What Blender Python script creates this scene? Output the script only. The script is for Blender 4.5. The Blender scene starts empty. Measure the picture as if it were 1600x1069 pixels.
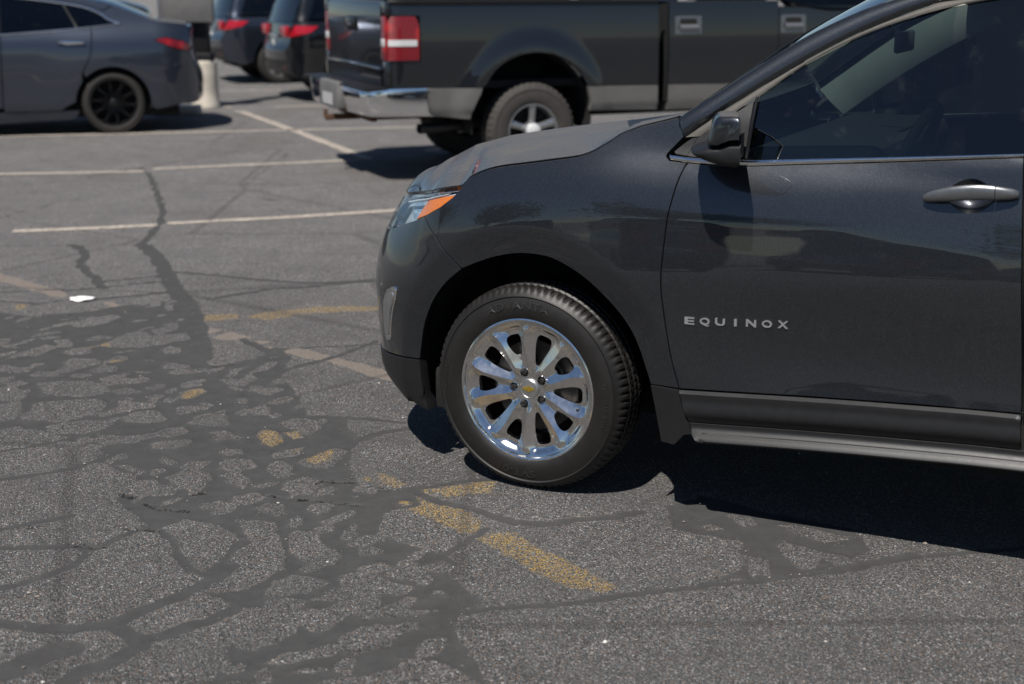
import bpy, bmesh, math, random
import numpy as np
from mathutils import Vector, Matrix
from mathutils.geometry import delaunay_2d_cdt
random.seed(7); RNG = np.random.default_rng(7)
SC = bpy.context.scene; COL = SC.collection
# ---------------------------------------------------------------- camera, sky, sun, exposure
cd = bpy.data.cameras.new('camera'); cam = bpy.data.objects.new('camera', cd); COL.objects.link(cam); SC.camera = cam
cd.sensor_width = 36; cd.lens = 50; cd.clip_end = 3000
cam.location = (0, 0, 1.70); cam.rotation_euler = (math.radians(90-14.569), 0, 0)
cd.dof.use_dof = True; cd.dof.focus_distance = 4.72; cd.dof.aperture_fstop = 2.5
SUN = Vector((-.255, -.566, 1)).normalized()
w = bpy.data.worlds.new('World'); SC.world = w; w.use_nodes = True
nt = w.node_tree; sky = nt.nodes.new('ShaderNodeTexSky'); sky.sky_type = 'NISHITA'; sky.sun_disc = False
sky.sun_elevation = math.asin(SUN.z); sky.sun_rotation = math.atan2(SUN.x, SUN.y); sky.altitude = 1500; sky.dust_density = .3; sky.ozone_density = 3.0
nt.links.new(sky.outputs[0], nt.nodes['Background'].inputs[0]); nt.nodes['Background'].inputs[1].default_value = .058
ld = bpy.data.lights.new('sun', 'SUN'); ld.energy = 5.0; ld.angle = math.radians(.53); ld.color = (1, .955, .89)
so = bpy.data.objects.new('sun', ld); COL.objects.link(so); so.rotation_euler = (-SUN).to_track_quat('-Z', 'Y').to_euler(); so.location = SUN*40
SC.view_settings.view_transform = 'Standard'; SC.view_settings.look = 'None'; SC.view_settings.exposure = .22; SC.view_settings.gamma = 1
SC.view_settings.use_curve_mapping = False
SC.render.engine = 'CYCLES'; SC.cycles.use_denoising = True; SC.cycles.max_bounces = 8; SC.cycles.transparent_max_bounces = 12
SC.cycles.sample_clamp_indirect = 6

# ---------------------------------------------------------------- materials
class NT:
    def __init__(s, m): s.t = m.node_tree; s.n = s.t.nodes; s.l = s.t.links
    def add(s, kind, **kw):
        n = s.n.new(kind)
        for k, v in kw.items():
            if k[0] == '_': setattr(n, k[1:], v)
            else:
                key = int(k[1:]) if k[0] == 'i' and k[1:].isdigit() else k.replace('__', ' ')
                s.set(n.inputs[key], v)
        return n
    def set(s, inp, v):
        if hasattr(v, 'outputs'): v = v.outputs[0]
        if isinstance(v, bpy.types.NodeSocket): s.l.new(v, inp)
        else: inp.default_value = v
    def math(s, op, a, b=0., c=0., clamp=False):
        n = s.n.new('ShaderNodeMath'); n.operation = op; n.use_clamp = clamp
        s.set(n.inputs[0], a); s.set(n.inputs[1], b); s.set(n.inputs[2], c); return n.outputs[0]
    def noise(s, scale, detail=3., rough=.55, vec=None, dist=0.):
        n = s.add('ShaderNodeTexNoise', Scale=scale, Detail=detail, Roughness=rough, Distortion=dist)
        if vec is not None: s.set(n.inputs['Vector'], vec)
        return n.outputs[0]
    def ramp(s, f, stops):
        n = s.n.new('ShaderNodeValToRGB'); e = n.color_ramp.elements
        while len(e) < len(stops): e.new(.5)
        for i, (p, c) in enumerate(stops):
            e[i].position = p; e[i].color = (c, c, c, 1) if isinstance(c, (int, float)) else (*c, 1)
        s.set(n.inputs[0], f); return n.outputs[0]
    def mix(s, f, a, b):
        n = s.n.new('ShaderNodeMix'); n.data_type = 'RGBA'
        s.set(n.inputs[0], f)
        for k, v in ((6, a), (7, b)): s.set(n.inputs[k], (*v, 1) if isinstance(v, tuple) and len(v) == 3 else v)
        return n.outputs[2]
    def sstep(s, a, b, x):
        n = s.n.new('ShaderNodeMapRange'); n.interpolation_type = 'SMOOTHSTEP'
        s.set(n.inputs[0], x); s.set(n.inputs[1], a); s.set(n.inputs[2], b); s.set(n.inputs[3], 0.); s.set(n.inputs[4], 1.); return n.outputs[0]
def new_mat(name):
    m = bpy.data.materials.new(name); m.use_nodes = True; N = NT(m); b = N.n['Principled BSDF']; return m, N, b
def simple(name, col, rough=.5, metal=0., var=.15, scale=30., bump=0., bscale=200., coat=0., spec=.5):
    m, N, b = new_mat(name)
    geo = N.add('ShaderNodeTexCoord').outputs['Object']
    n = N.noise(scale, 4, .6, geo)
    f = N.ramp(n, [(.25, 1-var), (.75, 1+var)])
    c = N.n.new('ShaderNodeMix'); c.data_type = 'RGBA'; c.blend_type = 'MULTIPLY'; c.inputs[0].default_value = 1
    c.inputs[6].default_value = (*col, 1); N.l.new(f, c.inputs[7]); N.l.new(c.outputs[2], b.inputs['Base Color'])
    N.set(b.inputs['Roughness'], N.math('ADD', rough-.06, N.math('MULTIPLY', n, .12)))
    b.inputs['Metallic'].default_value = metal; b.inputs['Coat Weight'].default_value = coat; b.inputs['Coat Roughness'].default_value = .04
    b.inputs['Specular IOR Level'].default_value = spec
    if bump:
        bn = N.add('ShaderNodeBump', Strength=bump, Distance=.002, Height=N.noise(bscale, 3, .6, geo)); N.l.new(bn.outputs[0], b.inputs['Normal'])
    return m
def paint(name, col, dust=.5, flake=.6, metal=.65, rough=.32):
    m, N, b = new_mat(name)
    tc = N.add('ShaderNodeTexCoord').outputs['Object']
    v = N.add('ShaderNodeTexVoronoi', Scale=1200.); N.l.new(tc, v.inputs['Vector'])
    sp = N.ramp(N.add('ShaderNodeSeparateColor', i0=v.outputs['Color']).outputs[0], [(.0, .85), (.90, 1.), (.975, 1.+1.6*flake)])
    base = N.n.new('ShaderNodeMix'); base.data_type = 'RGBA'; base.blend_type = 'MULTIPLY'; base.inputs[0].default_value = 1
    base.inputs[6].default_value = (*col, 1); N.l.new(sp, base.inputs[7])
    # road dust: film all over, thicker where it can settle
    nz = N.add('ShaderNodeSeparateXYZ', i0=N.add('ShaderNodeNewGeometry').outputs['Normal']).outputs[2]
    big = N.noise(2.2, 5, .65, tc); fine = N.noise(55., 4, .7, tc)
    settle = N.math('MULTIPLY', N.sstep(.78, .975, nz), N.math('ADD', .35, N.math('MULTIPLY', big, .7)))
    film = N.math('MULTIPLY', N.sstep(.42, .75, big), .03)
    d = N.math('MULTIPLY', N.math('MULTIPLY', N.math('ADD', settle, film), N.math('ADD', .5, N.math('MULTIPLY', fine, 1.))), dust, clamp=True)
    N.l.new(N.mix(d, base.outputs[2], (.155, .138, .118)), b.inputs['Base Color'])
    N.set(b.inputs['Metallic'], N.math('MULTIPLY', N.math('SUBTRACT', 1., d), metal))
    N.set(b.inputs['Roughness'], N.math('ADD', rough, N.math('MULTIPLY', d, .5)))
    N.set(b.inputs['Coat Weight'], N.math('SUBTRACT', 1., N.math('MULTIPLY', d, .9)))
    N.set(b.inputs['Coat Roughness'], N.math('ADD', .008, N.math('MULTIPLY', N.math('ADD', d, N.math('MULTIPLY', fine, .02)), .5)))
    b.inputs['Coat IOR'].default_value = 1.62; b.inputs['Specular IOR Level'].default_value = .2
    return m
def glass(name, tint, f0=.06, rough=.01):
    m = bpy.data.materials.new(name); m.use_nodes = True; N = NT(m); N.n.remove(N.n['Principled BSDF'])
    ge = N.add('ShaderNodeNewGeometry'); vm = N.add('ShaderNodeVectorMath', _operation='DOT_PRODUCT', i0=ge.outputs['Normal'], i1=ge.outputs['Incoming'])
    c_ = N.math('SUBTRACT', 1., N.math('ABSOLUTE', vm.outputs['Value'])); fr = N.math('ADD', .043, N.math('MULTIPLY', N.math('POWER', c_, 5.), .957))   # thin sheet, same from both sides
    tc = N.add('ShaderNodeTexCoord').outputs['Object']
    dirt = N.math('MULTIPLY', N.sstep(.55, .85, N.noise(14., 6, .7, tc)), .05)
    mx = N.add('ShaderNodeMixShader', i0=N.math('ADD', fr, f0-.04, clamp=True), i1=N.add('ShaderNodeBsdfTransparent', Color=(*tint, 1)), i2=N.add('ShaderNodeBsdfGlossy', Color=(1, 1, 1, 1), Roughness=rough))
    m2 = N.add('ShaderNodeMixShader', i0=dirt, i1=mx, i2=N.add('ShaderNodeBsdfDiffuse', Color=(.35, .33, .3, 1)))
    N.l.new(m2.outputs[0], N.n['Material Output'].inputs[0]); return m
M = {}
M['suv'] = paint('dark_grey_metallic_paint', (.038, .0415, .0475), dust=.9, flake=1.1, metal=.80, rough=.34)
M['truck'] = paint('black_truck_paint', (.016, .018, .022), dust=.55, flake=.1, metal=.4)
M['trucklow'] = simple('grey_lower_paint', (.15, .145, .135), .45, .1, .12, 6, coat=.25)
M['sedan'] = paint('blue_grey_metallic_paint', (.050, .060, .082), dust=.22, flake=.2)
M['navy'] = paint('slate_blue_paint', (.034, .042, .060), dust=.2, flake=.1)
M['black'] = paint('black_car_paint', (.008, .009, .011), dust=.12, flake=.05, metal=.3)
M['silver'] = paint('silver_car_paint', (.16, .165, .17), dust=.2, flake=.1)
M['plastic'] = simple('black_moulded_plastic', (.0095, .0095, .010), .44, 0, .12, 40, bump=.12, bscale=900)
M['gloss'] = simple('gloss_black_plastic', (.012, .012, .013), .16, 0, .05, 10)
M['mould'] = simple('dusty_rubber_moulding', (.085, .077, .068), .6, 0, .15, 60)
M['liner'] = simple('wheel_well_liner', (.010, .010, .010), .9, 0, .3, 60, bump=.3, bscale=400)
M['under'] = simple('underbody_black', (.006, .006, .006), .9, 0, .2, 10)
M['chrome'] = simple('chrome', (.86, .87, .88), .07, 1., .04, 60)
M['wheel'] = simple('polished_alloy', (.80, .785, .765), .14, 1., .10, 45, bump=.05, bscale=60)
M['alloy'] = simple('silver_alloy', (.42, .42, .42), .35, .85, .12, 40)
M['blackrim'] = simple('gloss_black_alloy', (.010, .010, .011), .18, 0, .2, 30)
M['steel'] = simple('brake_steel', (.05, .047, .045), .5, .7, .3, 60)
M['rubber'] = simple('tyre_rubber', (.0105, .0092, .0082), .5, 0, .22, 25, bump=.15, bscale=500)
M['rubberd'] = simple('dusty_tyre_rubber', (.042, .037, .033), .8, 0, .2, 12, bump=.2, bscale=300)
M['rubbers'] = simple('faded_tyre_rubber', (.022, .0195, .0175), .75, 0, .2, 12, bump=.2, bscale=300)
M['satin'] = simple('satin_grey_paint', (.20, .205, .21), .34, .75, .08, 40, coat=.5)
M['letter'] = simple('raised_tyre_lettering', (.020, .019, .018), .45, 0, .1, 50)
M['gold'] = simple('gold_emblem', (.62, .42, .06), .28, .8, .08, 90)
M['glass'] = glass('tinted_green_glass', (.185, .235, .225), .075)
M['dglass'] = glass('dark_privacy_glass', (.06, .07, .07), .05)
M['cglass'] = glass('clear_windshield_glass', (.72, .80, .77), .05)
M['lens'] = glass('clear_lamp_lens', (.85, .92, .97), .07)
M['reflector'] = simple('lamp_reflector', (.80, .84, .88), .22, .55, .1, 30, bump=.6, bscale=14)
M['amber'] = simple('amber_reflector', (.85, .20, .015), .22, 0, .15, 120, coat=.6)
M['red'] = simple('red_lamp_lens', (.36, .006, .014), .2, 0, .3, 40, coat=.8)
_m, _N, _b = new_mat('ribbed_red_lens'); _p = _N.add('ShaderNodeTexCoord').outputs['Object']
_w = _N.add('ShaderNodeTexWave', Scale=26., Distortion=.3, _bands_direction='Z'); _N.l.new(_p, _w.inputs['Vector'])
_v = _N.add('ShaderNodeTexVoronoi', Scale=9.); _N.l.new(_p, _v.inputs['Vector'])
_N.l.new(_N.mix(_N.math('MULTIPLY', _N.sstep(.05, .6, _v.outputs['Distance']), .8), (.46, .015, .018), (.13, .003, .008)), _b.inputs['Base Color'])
_b.inputs['Roughness'].default_value = .25; _b.inputs['Coat Weight'].default_value = .8
_N.l.new(_N.add('ShaderNodeBump', Strength=.5, Distance=.004, Height=_w.outputs['Fac']).outputs[0], _b.inputs['Normal']); M['redrib'] = _m
M['badge'] = simple('bright_badge_metal', (.85, .85, .85), .28, .9, .05, 60)
M['whitelens'] = simple('white_lamp_lens', (.62, .62, .62), .25, 0, .1, 60, coat=.6)
M['trimlight'] = simple('light_grey_cabin_trim', (.58, .58, .54), .8, 0, .05, 20)
M['cabin'] = simple('dark_cabin_trim', (.020, .021, .022), .7, 0, .1, 30)
M['concrete'] = simple('weathered_concrete', (.50, .455, .385), .9, 0, .22, 7, bump=.5, bscale=60)
M['signback'] = simple('dull_grey_metal', (.17, .165, .16), .55, .3, .15, 5)
M['blackpost'] = simple('black_painted_post', (.012, .012, .013), .45, 0, .2, 20)
M['paper'] = simple('white_paper_litter', (.82, .82, .80), .8, 0, .04, 30)
M['hitch'] = simple('rusty_steel', (.10, .05, .03), .8, .3, .35, 30)

# ---------------------------------------------------------------- mesh helpers
def obj(name, V, F, mat=None, parent=None, smooth=True, loc=None, sharp=None):
    me = bpy.data.meshes.new(name); me.from_pydata([tuple(map(float, v)) for v in V], [], [tuple(int(i) for i in f) for f in F]); me.update()
    if mat is not None: me.materials.append(M[mat] if isinstance(mat, str) else mat)
    if smooth: me.shade_smooth()
    if sharp: me.set_sharp_from_angle(angle=math.radians(sharp))
    o = bpy.data.objects.new(name, me); COL.objects.link(o)
    if parent is not None: o.parent = parent
    if loc is not None: o.location = loc
    return o
def tag(o, label=None, cat=None, group=None, kind=None):
    for k, v in (('label', label), ('category', cat), ('group', group), ('kind', kind)):
        if v: o[k] = v
    return o
def empty(name, loc, rz, label, cat, group=None):
    o = bpy.data.objects.new(name, None); COL.objects.link(o); o.location = loc; o.rotation_euler = (0, 0, rz); o.empty_display_size = .3
    return tag(o, label, cat, group)
def clone(o, parent, mat4=None):
    c = o.copy(); COL.objects.link(c); c.parent = parent
    if mat4 is not None: c.matrix_basis = mat4 @ o.matrix_basis
    for k in o.children:
        d = k.copy(); COL.objects.link(d); d.parent = c
    return c
def grid_faces(n, m, close_n=False, close_m=False, off=0, flip=False):
    F = []
    for i in range(n if close_n else n-1):
        for j in range(m if close_m else m-1):
            a, b, c, d = i*m+j, ((i+1) % n)*m+j, ((i+1) % n)*m+(j+1) % m, i*m+(j+1) % m
            F.append((off+a, off+d, off+c, off+b) if flip else (off+a, off+b, off+c, off+d))
    return F
class MB:
    def __init__(s): s.V = []; s.F = []
    def add(s, V, F):
        o = len(s.V); s.V += [tuple(v) for v in V]; s.F += [tuple(i+o for i in f) for f in F]; return s
    def grid(s, P, flip=False, cn=False, cm=False):
        P = np.asarray(P); n, m = P.shape[:2]; return s.add(P.reshape(-1, 3), grid_faces(n, m, cn, cm, flip=flip))
    def box(s, a, b, bev=.0):
        x0, y0, z0 = a; x1, y1, z1 = b; bm = bmesh.new(); bmesh.ops.create_cube(bm, size=1)
        for v in bm.verts: v.co = Vector(((x0+x1)/2+v.co.x*(x1-x0), (y0+y1)/2+v.co.y*(y1-y0), (z0+z1)/2+v.co.z*(z1-z0)))
        if bev: bmesh.ops.bevel(bm, geom=list(bm.edges), offset=bev, segments=2, affect='EDGES', profile=.5)
        bm.verts.ensure_lookup_table(); s.add([v.co[:] for v in bm.verts], [[v.index for v in f.verts] for f in bm.faces]); bm.free(); return s
    def tube(s, pts, r, n=10, cap=True):
        pts = [Vector(p) for p in pts]; rs = r if hasattr(r, '__len__') else [r]*len(pts); R = []
        up = None
        for i, p in enumerate(pts):
            t = (pts[min(i+1, len(pts)-1)]-pts[max(i-1, 0)]).normalized()
            a = t.orthogonal().normalized() if up is None else (up-t*up.dot(t)).normalized(); up = a; b = t.cross(a)
            R.append([p+(a*math.cos(2*math.pi*k/n)+b*math.sin(2*math.pi*k/n))*rs[i] for k in range(n)])
        o = len(s.V); s.V += [tuple(v) for q in R for v in q]; s.F += grid_faces(len(R), n, False, True, o)
        if cap: s.F += [tuple(o+k for k in range(n))[::-1], tuple(o+(len(R)-1)*n+k for k in range(n))]
        return s
    def lathe_y(s, prof, n=64, cx=0, cz=0):           # prof: (r, y) about the y axis
        P = np.array([[(cx+r*math.cos(t), y, cz+r*math.sin(t)) for r, y in prof] for t in np.linspace(0, 2*math.pi, n, endpoint=False)])
        return s.grid(P, cn=True)
    def build(s, name, mat, parent=None, smooth=True, sharp=35, loc=None): return obj(name, s.V, s.F, mat, parent, smooth, loc, sharp)
def resample(P, step):
    P = [np.asarray(p, float) for p in P]; out = []
    for a, b in zip(P, P[1:]+P[:1]):
        d = np.hypot(*(b-a)); n = max(1, int(math.ceil(d/step)))
        for k in range(n): out.append(a+(b-a)*k/n)
    return np.array(out)
def inside(P, Q):
    x, y = Q[:, 0], Q[:, 1]; c = np.zeros(len(Q), bool); A = P; B = np.roll(P, -1, 0)
    for a, b in zip(A, B):
        if a[1] == b[1]: continue
        h = ((a[1] > y) != (b[1] > y)) & (x < (b[0]-a[0])*(y-a[1])/(b[1]-a[1])+a[0]); c ^= h
    return c
def segdist(P, Q, closed=True):
    A = np.asarray(P, float); B = np.roll(A, -1, 0)
    if not closed: A, B = A[:-1], B[:-1]
    d = np.full(len(Q), 1e9)
    for a, b in zip(A, B):
        ab = b-a; t = np.clip(((Q-a)@ab)/max(ab@ab, 1e-12), 0, 1); d = np.minimum(d, np.hypot(*(Q-a-t[:, None]*ab).T))
    return d
def shrink(P, g):
    A = np.roll(P, 1, 0); B = np.roll(P, -1, 0)
    def nrm(d): return d/np.maximum(np.hypot(d[:, 0], d[:, 1]), 1e-9)[:, None]
    e1, e2 = nrm(P-A), nrm(B-P); n = nrm(np.stack([-(e1+e2)[:, 1], (e1+e2)[:, 0]], 1)); c = np.clip((n*np.stack([-e1[:, 1], e1[:, 0]], 1)).sum(1), .45, 1)
    return P+n*(g/c)[:, None], -n
def fnorm(f, P):
    h = 1e-3; a = f(P[:, 0]+h, P[:, 1])-f(P[:, 0]-h, P[:, 1]); b = f(P[:, 0], P[:, 1]+h)-f(P[:, 0], P[:, 1]-h)
    n = np.cross(a, b); return n/np.linalg.norm(n, axis=1)[:, None]
def area2(P): Q = np.roll(P, -1, 0); return (P[:, 0]*Q[:, 1]-Q[:, 0]*P[:, 1]).sum()/2
def panel(name, f, outline, mat, parent, sp=.02, gap=.0026, depth=.014, holes=(), join=None, rim=True, lines=()):
    """sheet-metal panel: outline in surface coordinates, skin f(u,v), rolled edge turned inwards"""
    P = np.asarray(outline, float)
    if area2(P) < 0: P = P[::-1]
    P = resample(list(P), sp*.7); P, no = shrink(P, gap); loops = [(P, no)]
    for h in holes:
        H = np.asarray(h, float)
        if area2(H) > 0: H = H[::-1]
        H = resample(list(H), sp*.5); loops.append((H, shrink(H, 0)[1]))
    lo, hi = P.min(0), P.max(0); rows = []
    for k, v in enumerate(np.arange(lo[1], hi[1], sp*.87)):
        u = np.arange(lo[0]+(sp/2 if k % 2 else 0), hi[0], sp); rows.append(np.stack([u, 0*u+v], 1))
    Q = np.vstack(rows); Q = Q[inside(P, Q)]; Q = Q[segdist(P, Q) > sp*.5]
    for H, _ in loops[1:]: Q = Q[~inside(H, Q)]; Q = Q[segdist(H, Q) > sp*.4]
    pts = []; ed = []
    for L, _ in loops:
        o = len(pts); n = len(L); pts += [Vector(p) for p in L]; ed += [(o+i, o+(i+1) % n) for i in range(n)]
    for L in lines:
        o = len(pts); pts += [Vector(p) for p in L]; ed += [(o+i, o+i+1) for i in range(len(L)-1)]; Q = Q[segdist(L, Q, False) > sp*.45]
    pts += [Vector(p) for p in Q]
    r = delaunay_2d_cdt(pts, ed, [], 2, 1e-7); uv = np.array([v[:] for v in r[0]]); F = []
    tri = np.array([t[:3] for t in r[2]]); ce = uv[tri].mean(1); ok = inside(P, ce)
    for H, _ in loops[1:]: ok &= ~inside(H, ce)
    for t in tri[ok].tolist():
        a, b, c = uv[t[0]], uv[t[1]], uv[t[2]]
        F.append(tuple(t) if (b[0]-a[0])*(c[1]-a[1])-(b[1]-a[1])*(c[0]-a[0]) > 0 else tuple(t)[::-1])
    mb = MB(); mb.add(f(uv[:, 0], uv[:, 1]), F)
    if rim:
        for L, no in loops:
            N0 = fnorm(f, L); r0 = f(L[:, 0], L[:, 1]); q = L+no*.0012; r1 = f(q[:, 0], q[:, 1])-N0*.0016; r2 = r1-N0*depth
            mb.grid(np.stack([r0, r1, r2], 1), flip=True, cn=True)
    V = np.array(mb.V); Fc = mb.F
    if join is not None:
        V2 = V.copy(); V2[:, 1] = join-V2[:, 1]; n = len(V); V = np.vstack([V, V2]); Fc = Fc+[tuple(i+n for i in t)[::-1] for t in Fc]
    return obj(name, V, Fc, mat, parent, True, sharp=40)
def ribbon(name, f, top, bot, mat, parent, bulge=.004, base=.001, m=7, n=60, join=None):
    """raised strip between two curves on a skin"""
    def rs(c):
        c = np.asarray(c, float); L = np.concatenate([[0], np.cumsum(np.hypot(*np.diff(c, axis=0).T))]); u = np.linspace(0, L[-1], n); return np.stack([np.interp(u, L, c[:, 0]), np.interp(u, L, c[:, 1])], 1)
    A, B = rs(top), rs(bot); rows = []
    for v in np.linspace(0, 1, m):
        q = A*(1-v)+B*v; N0 = fnorm(f, q); rows.append(f(q[:, 0], q[:, 1])+N0*(base+bulge*max(0, math.sin(math.pi*v))**.6 if 0 < v < 1 else -.003))
    P = np.stack(rows, 1); mb = MB().grid(P, flip=True)
    if join is not None:
        P2 = P.copy(); P2[..., 1] = join-P2[..., 1]; mb.grid(P2)
    return mb.build(name, mat, parent, sharp=50)
def cross(name, E, W, crown, mat, parent, m=13, flip=False, power=2.0):
    """sheet spanning the vehicle from an edge curve to its mirror image"""
    E = np.asarray(E, float); t = np.linspace(-1, 1, m); P = np.repeat(E[:, None], m, 1); yc = W/2
    P[..., 1] = yc+(E[:, None, 1]-yc)*(-t)[None]
    k = (1-np.abs(t)**power)[None, :, None]; P = P+np.asarray(crown, float).reshape(-1, 1, 3)*k
    return MB().grid(P, flip=flip).build(name, mat, parent, sharp=60)
def rowmesh(rows, mat, name, parent, flip=False): return MB().grid(np.asarray(rows), flip=flip).build(name, mat, parent)
def text_mesh(txt, size=1., extrude=.0, bold=0.):
    c = bpy.data.curves.new('t', 'FONT'); c.body = txt; c.size = size; c.extrude = extrude; c.resolution_u = 3; c.offset = bold
    o = bpy.data.objects.new('t', c); COL.objects.link(o); dg = bpy.context.evaluated_depsgraph_get(); me = bpy.data.meshes.new_from_object(o.evaluated_get(dg))
    bm = bmesh.new(); bm.from_mesh(me); bmesh.ops.triangulate(bm, faces=bm.faces[:]); bm.verts.ensure_lookup_table()
    V = np.array([v.co[:] for v in bm.verts]); F = [[v.index for v in f.verts] for f in bm.faces]; bm.free()
    bpy.data.objects.remove(o); bpy.data.curves.remove(c); bpy.data.meshes.remove(me); return V, F
# ---------------------------------------------------------------- body surface of the near car
def _spl(P, n=40):
    P = np.asarray(P, float); Q = np.vstack([2*P[0]-P[1], P, 2*P[-1]-P[-2]]); out = []
    for i in range(1, len(Q)-2):
        t = np.linspace(0, 1, n, endpoint=False)[:, None]
        a, b, c, d = Q[i-1], Q[i], Q[i+1], Q[i+2]
        out.append(.5*((2*b)+(c-a)*t+(2*a-5*b+4*c-d)*t*t+(-a+3*b-3*c+d)*t**3))
    out.append(Q[-2][None]); return np.vstack(out)
def sst(a, b, x):
    t = np.clip((np.asarray(x, float)-a)/(b-a), 0, 1); return t*t*(3-2*t)
def lut(xs, ys):                       # smooth monotone-ish table
    P = _spl(np.stack([xs, ys], 1), 12)
    return lambda x: np.interp(x, P[:, 0], P[:, 1])
HW = .92                               # half width
_pl = _spl([(-.885,.92),(-.878,.74),(-.85,.56),(-.80,.40),(-.72,.265),(-.60,.155),(-.45,.078),(-.25,.03),(0,.010),(.3,.002),(.8,0),(1.6,0),
            (2.4,.006),(2.9,.022),(3.3,.06),(3.52,.14),(3.64,.33),(3.69,.62),(3.70,.92)])
_al = np.concatenate([[0], np.cumsum(np.hypot(*np.diff(_pl, axis=0).T))])
_al = _al - np.interp(.0, _pl[:, 0][200:500], _al[200:500])
_tx = np.gradient(_pl[:, 0], _al); _ty = np.gradient(_pl[:, 1], _al)
S_NOSE, S_TAIL = _al[0], _al[-1]
zb = lut([-2,-.62,-.45,-.30,-.15,0,.15,.3,.55,.75,1.0,1.5,2.4,3.2,4.5], [1.00,1.00,1.015,1.04,1.072,1.10,1.125,1.143,1.153,1.158,1.176,1.22,1.26,1.28,1.28])
_F = lut([-.8,-.5,-.3,-.1,-.05,0,.03,.06,.10,.17,.22,.27,.32,.355,.38,.42,.6,1.5], [.46,.318,.220,.126,.102,.078,.060,.046,.0325,.0190,.0140,.0090,.0041,.0010,.0002,0,0,0])
_low = lut([-1,.30,.40,.45,.50,.56,.62,.70,.78,.86,1,2], [-.012,-.012,-.010,-.004,.004,.011,.0125,.009,.003,0,0,0])
_nose = lut([-1,.15,.22,.30,.38,.45,.52,.58,.65,.72,.80,.90,1.0,1.1,2], [.20,.10,.05,.018,.012,.006,.002,-.002,.0,.014,.044,.098,.17,.28,.5])
_tail = lut([-1,.3,.5,.7,.9,1.0,1.3,1.7,2], [.15,.06,.0,.0,.03,.05,.12,.3,.4])
def S(s, z):
    """outer skin: s = arc length along the plan outline (s ~ x on the flank), z = height"""
    s = np.asarray(s, float); z = np.asarray(z, float)
    x = np.interp(s, _al, _pl[:, 0]); y = np.interp(s, _al, _pl[:, 1])
    tx = np.interp(s, _al, _tx); ty = np.interp(s, _al, _ty)
    nl = np.hypot(tx, ty); nx, ny = ty/nl, -tx/nl        # outward
    wn = 1-sst(-.72, -.34, s); wt = sst(3.1, 3.6, s)
    side = _F(zb(s)-z) + _low(z)*sst(.35, 1.1, s)*(1-sst(2.2, 2.7, s))
    # flank a little hollow beside the arch lip, lip itself flat
    r = np.hypot(s-.0, z-.355)
    zc = np.interp(s, [.1,.5,.75,1.0,1.5,2.4], [.985,.985,.987,.975,.935,.93]); q = np.clip(z-zc, 0, .2); side = side + .085*sst(.15, .5, s)*q*q/(q+.010)*(1-sst(.16, .30, z-zc))
    q = np.clip(.548-r, 0, .12); lip = .26*q*q/(q+.006)
    d = side*(1-wn)*(1-wt) + _nose(z)*wn + lip + _tail(z)*wt
    return np.stack([x-nx*d, y-ny*d, z+0*x], -1)
HOOD_EDGE = [(-1.477,.905),(-1.2,.908),(-1.0,.915),(-.79,.932),(-.64,.95),(-.49,.969),(-.40,.987),(-.332,1.001),(-.29,1.008),(-.274,1.02),(-.262,1.037),(-.245,1.047),(-.215,1.06),(-.173,1.074),(-.121,1.086),(-.027,1.102),(.064,1.118),(.153,1.134),(.2,1.151),(.235,1.172),(.263,1.19),(.285,1.207),(.318,1.221),(.354,1.235),(.431,1.256),(.471,1.268)]
def hood_surf(n=110, m=48):
    E = _spl(HOOD_EDGE, 10); L = np.concatenate([[0], np.cumsum(np.hypot(*np.diff(E, axis=0).T))]); u = np.linspace(0, L[-1], n)
    es = np.interp(u, L, E[:, 0]); ez = np.interp(u, L, E[:, 1]); P0 = S(es, ez)+np.stack([0*es, .009+0*es, .004+0*es], -1)*sst(-.9, -.4, es)[:, None]
    f = sst(-1.45, .5, es)
    cx = np.interp(es, [-1.477,-1.1,-.79,-.5,-.3,-.2,0,.25,.471], [-.80,-.795,-.785,-.74,-.64,-.55,-.33,.0,.22])
    cz = np.interp(cx, [-.80,-.76,-.66,-.5,-.3,-.1,.1,.22], [.938,.99,1.042,1.088,1.124,1.150,1.172,1.182])
    Cn = np.stack([cx, 0*cx+.92, cz], -1)
    side = sst(-.9, -.35, es)[:, None]             # 0 at the nose: edge rises steeply and rolls back
    d = Cn-P0
    rise = np.stack([0*es, 0*es, .012+.024*(1-side[:, 0])], -1)
    P1 = P0 + d*np.array([.10,.16,.30]) + rise
    P2 = P0 + d*np.array([.45,.50,.90]) + rise*1.2
    t = np.linspace(0, 1, m)[None, :, None]; t = t**1.3
    return (1-t)**3*P0[:, None]+3*t*(1-t)**2*P1[:, None]+3*t*t*(1-t)*P2[:, None]+t**3*Cn[:, None]
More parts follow.
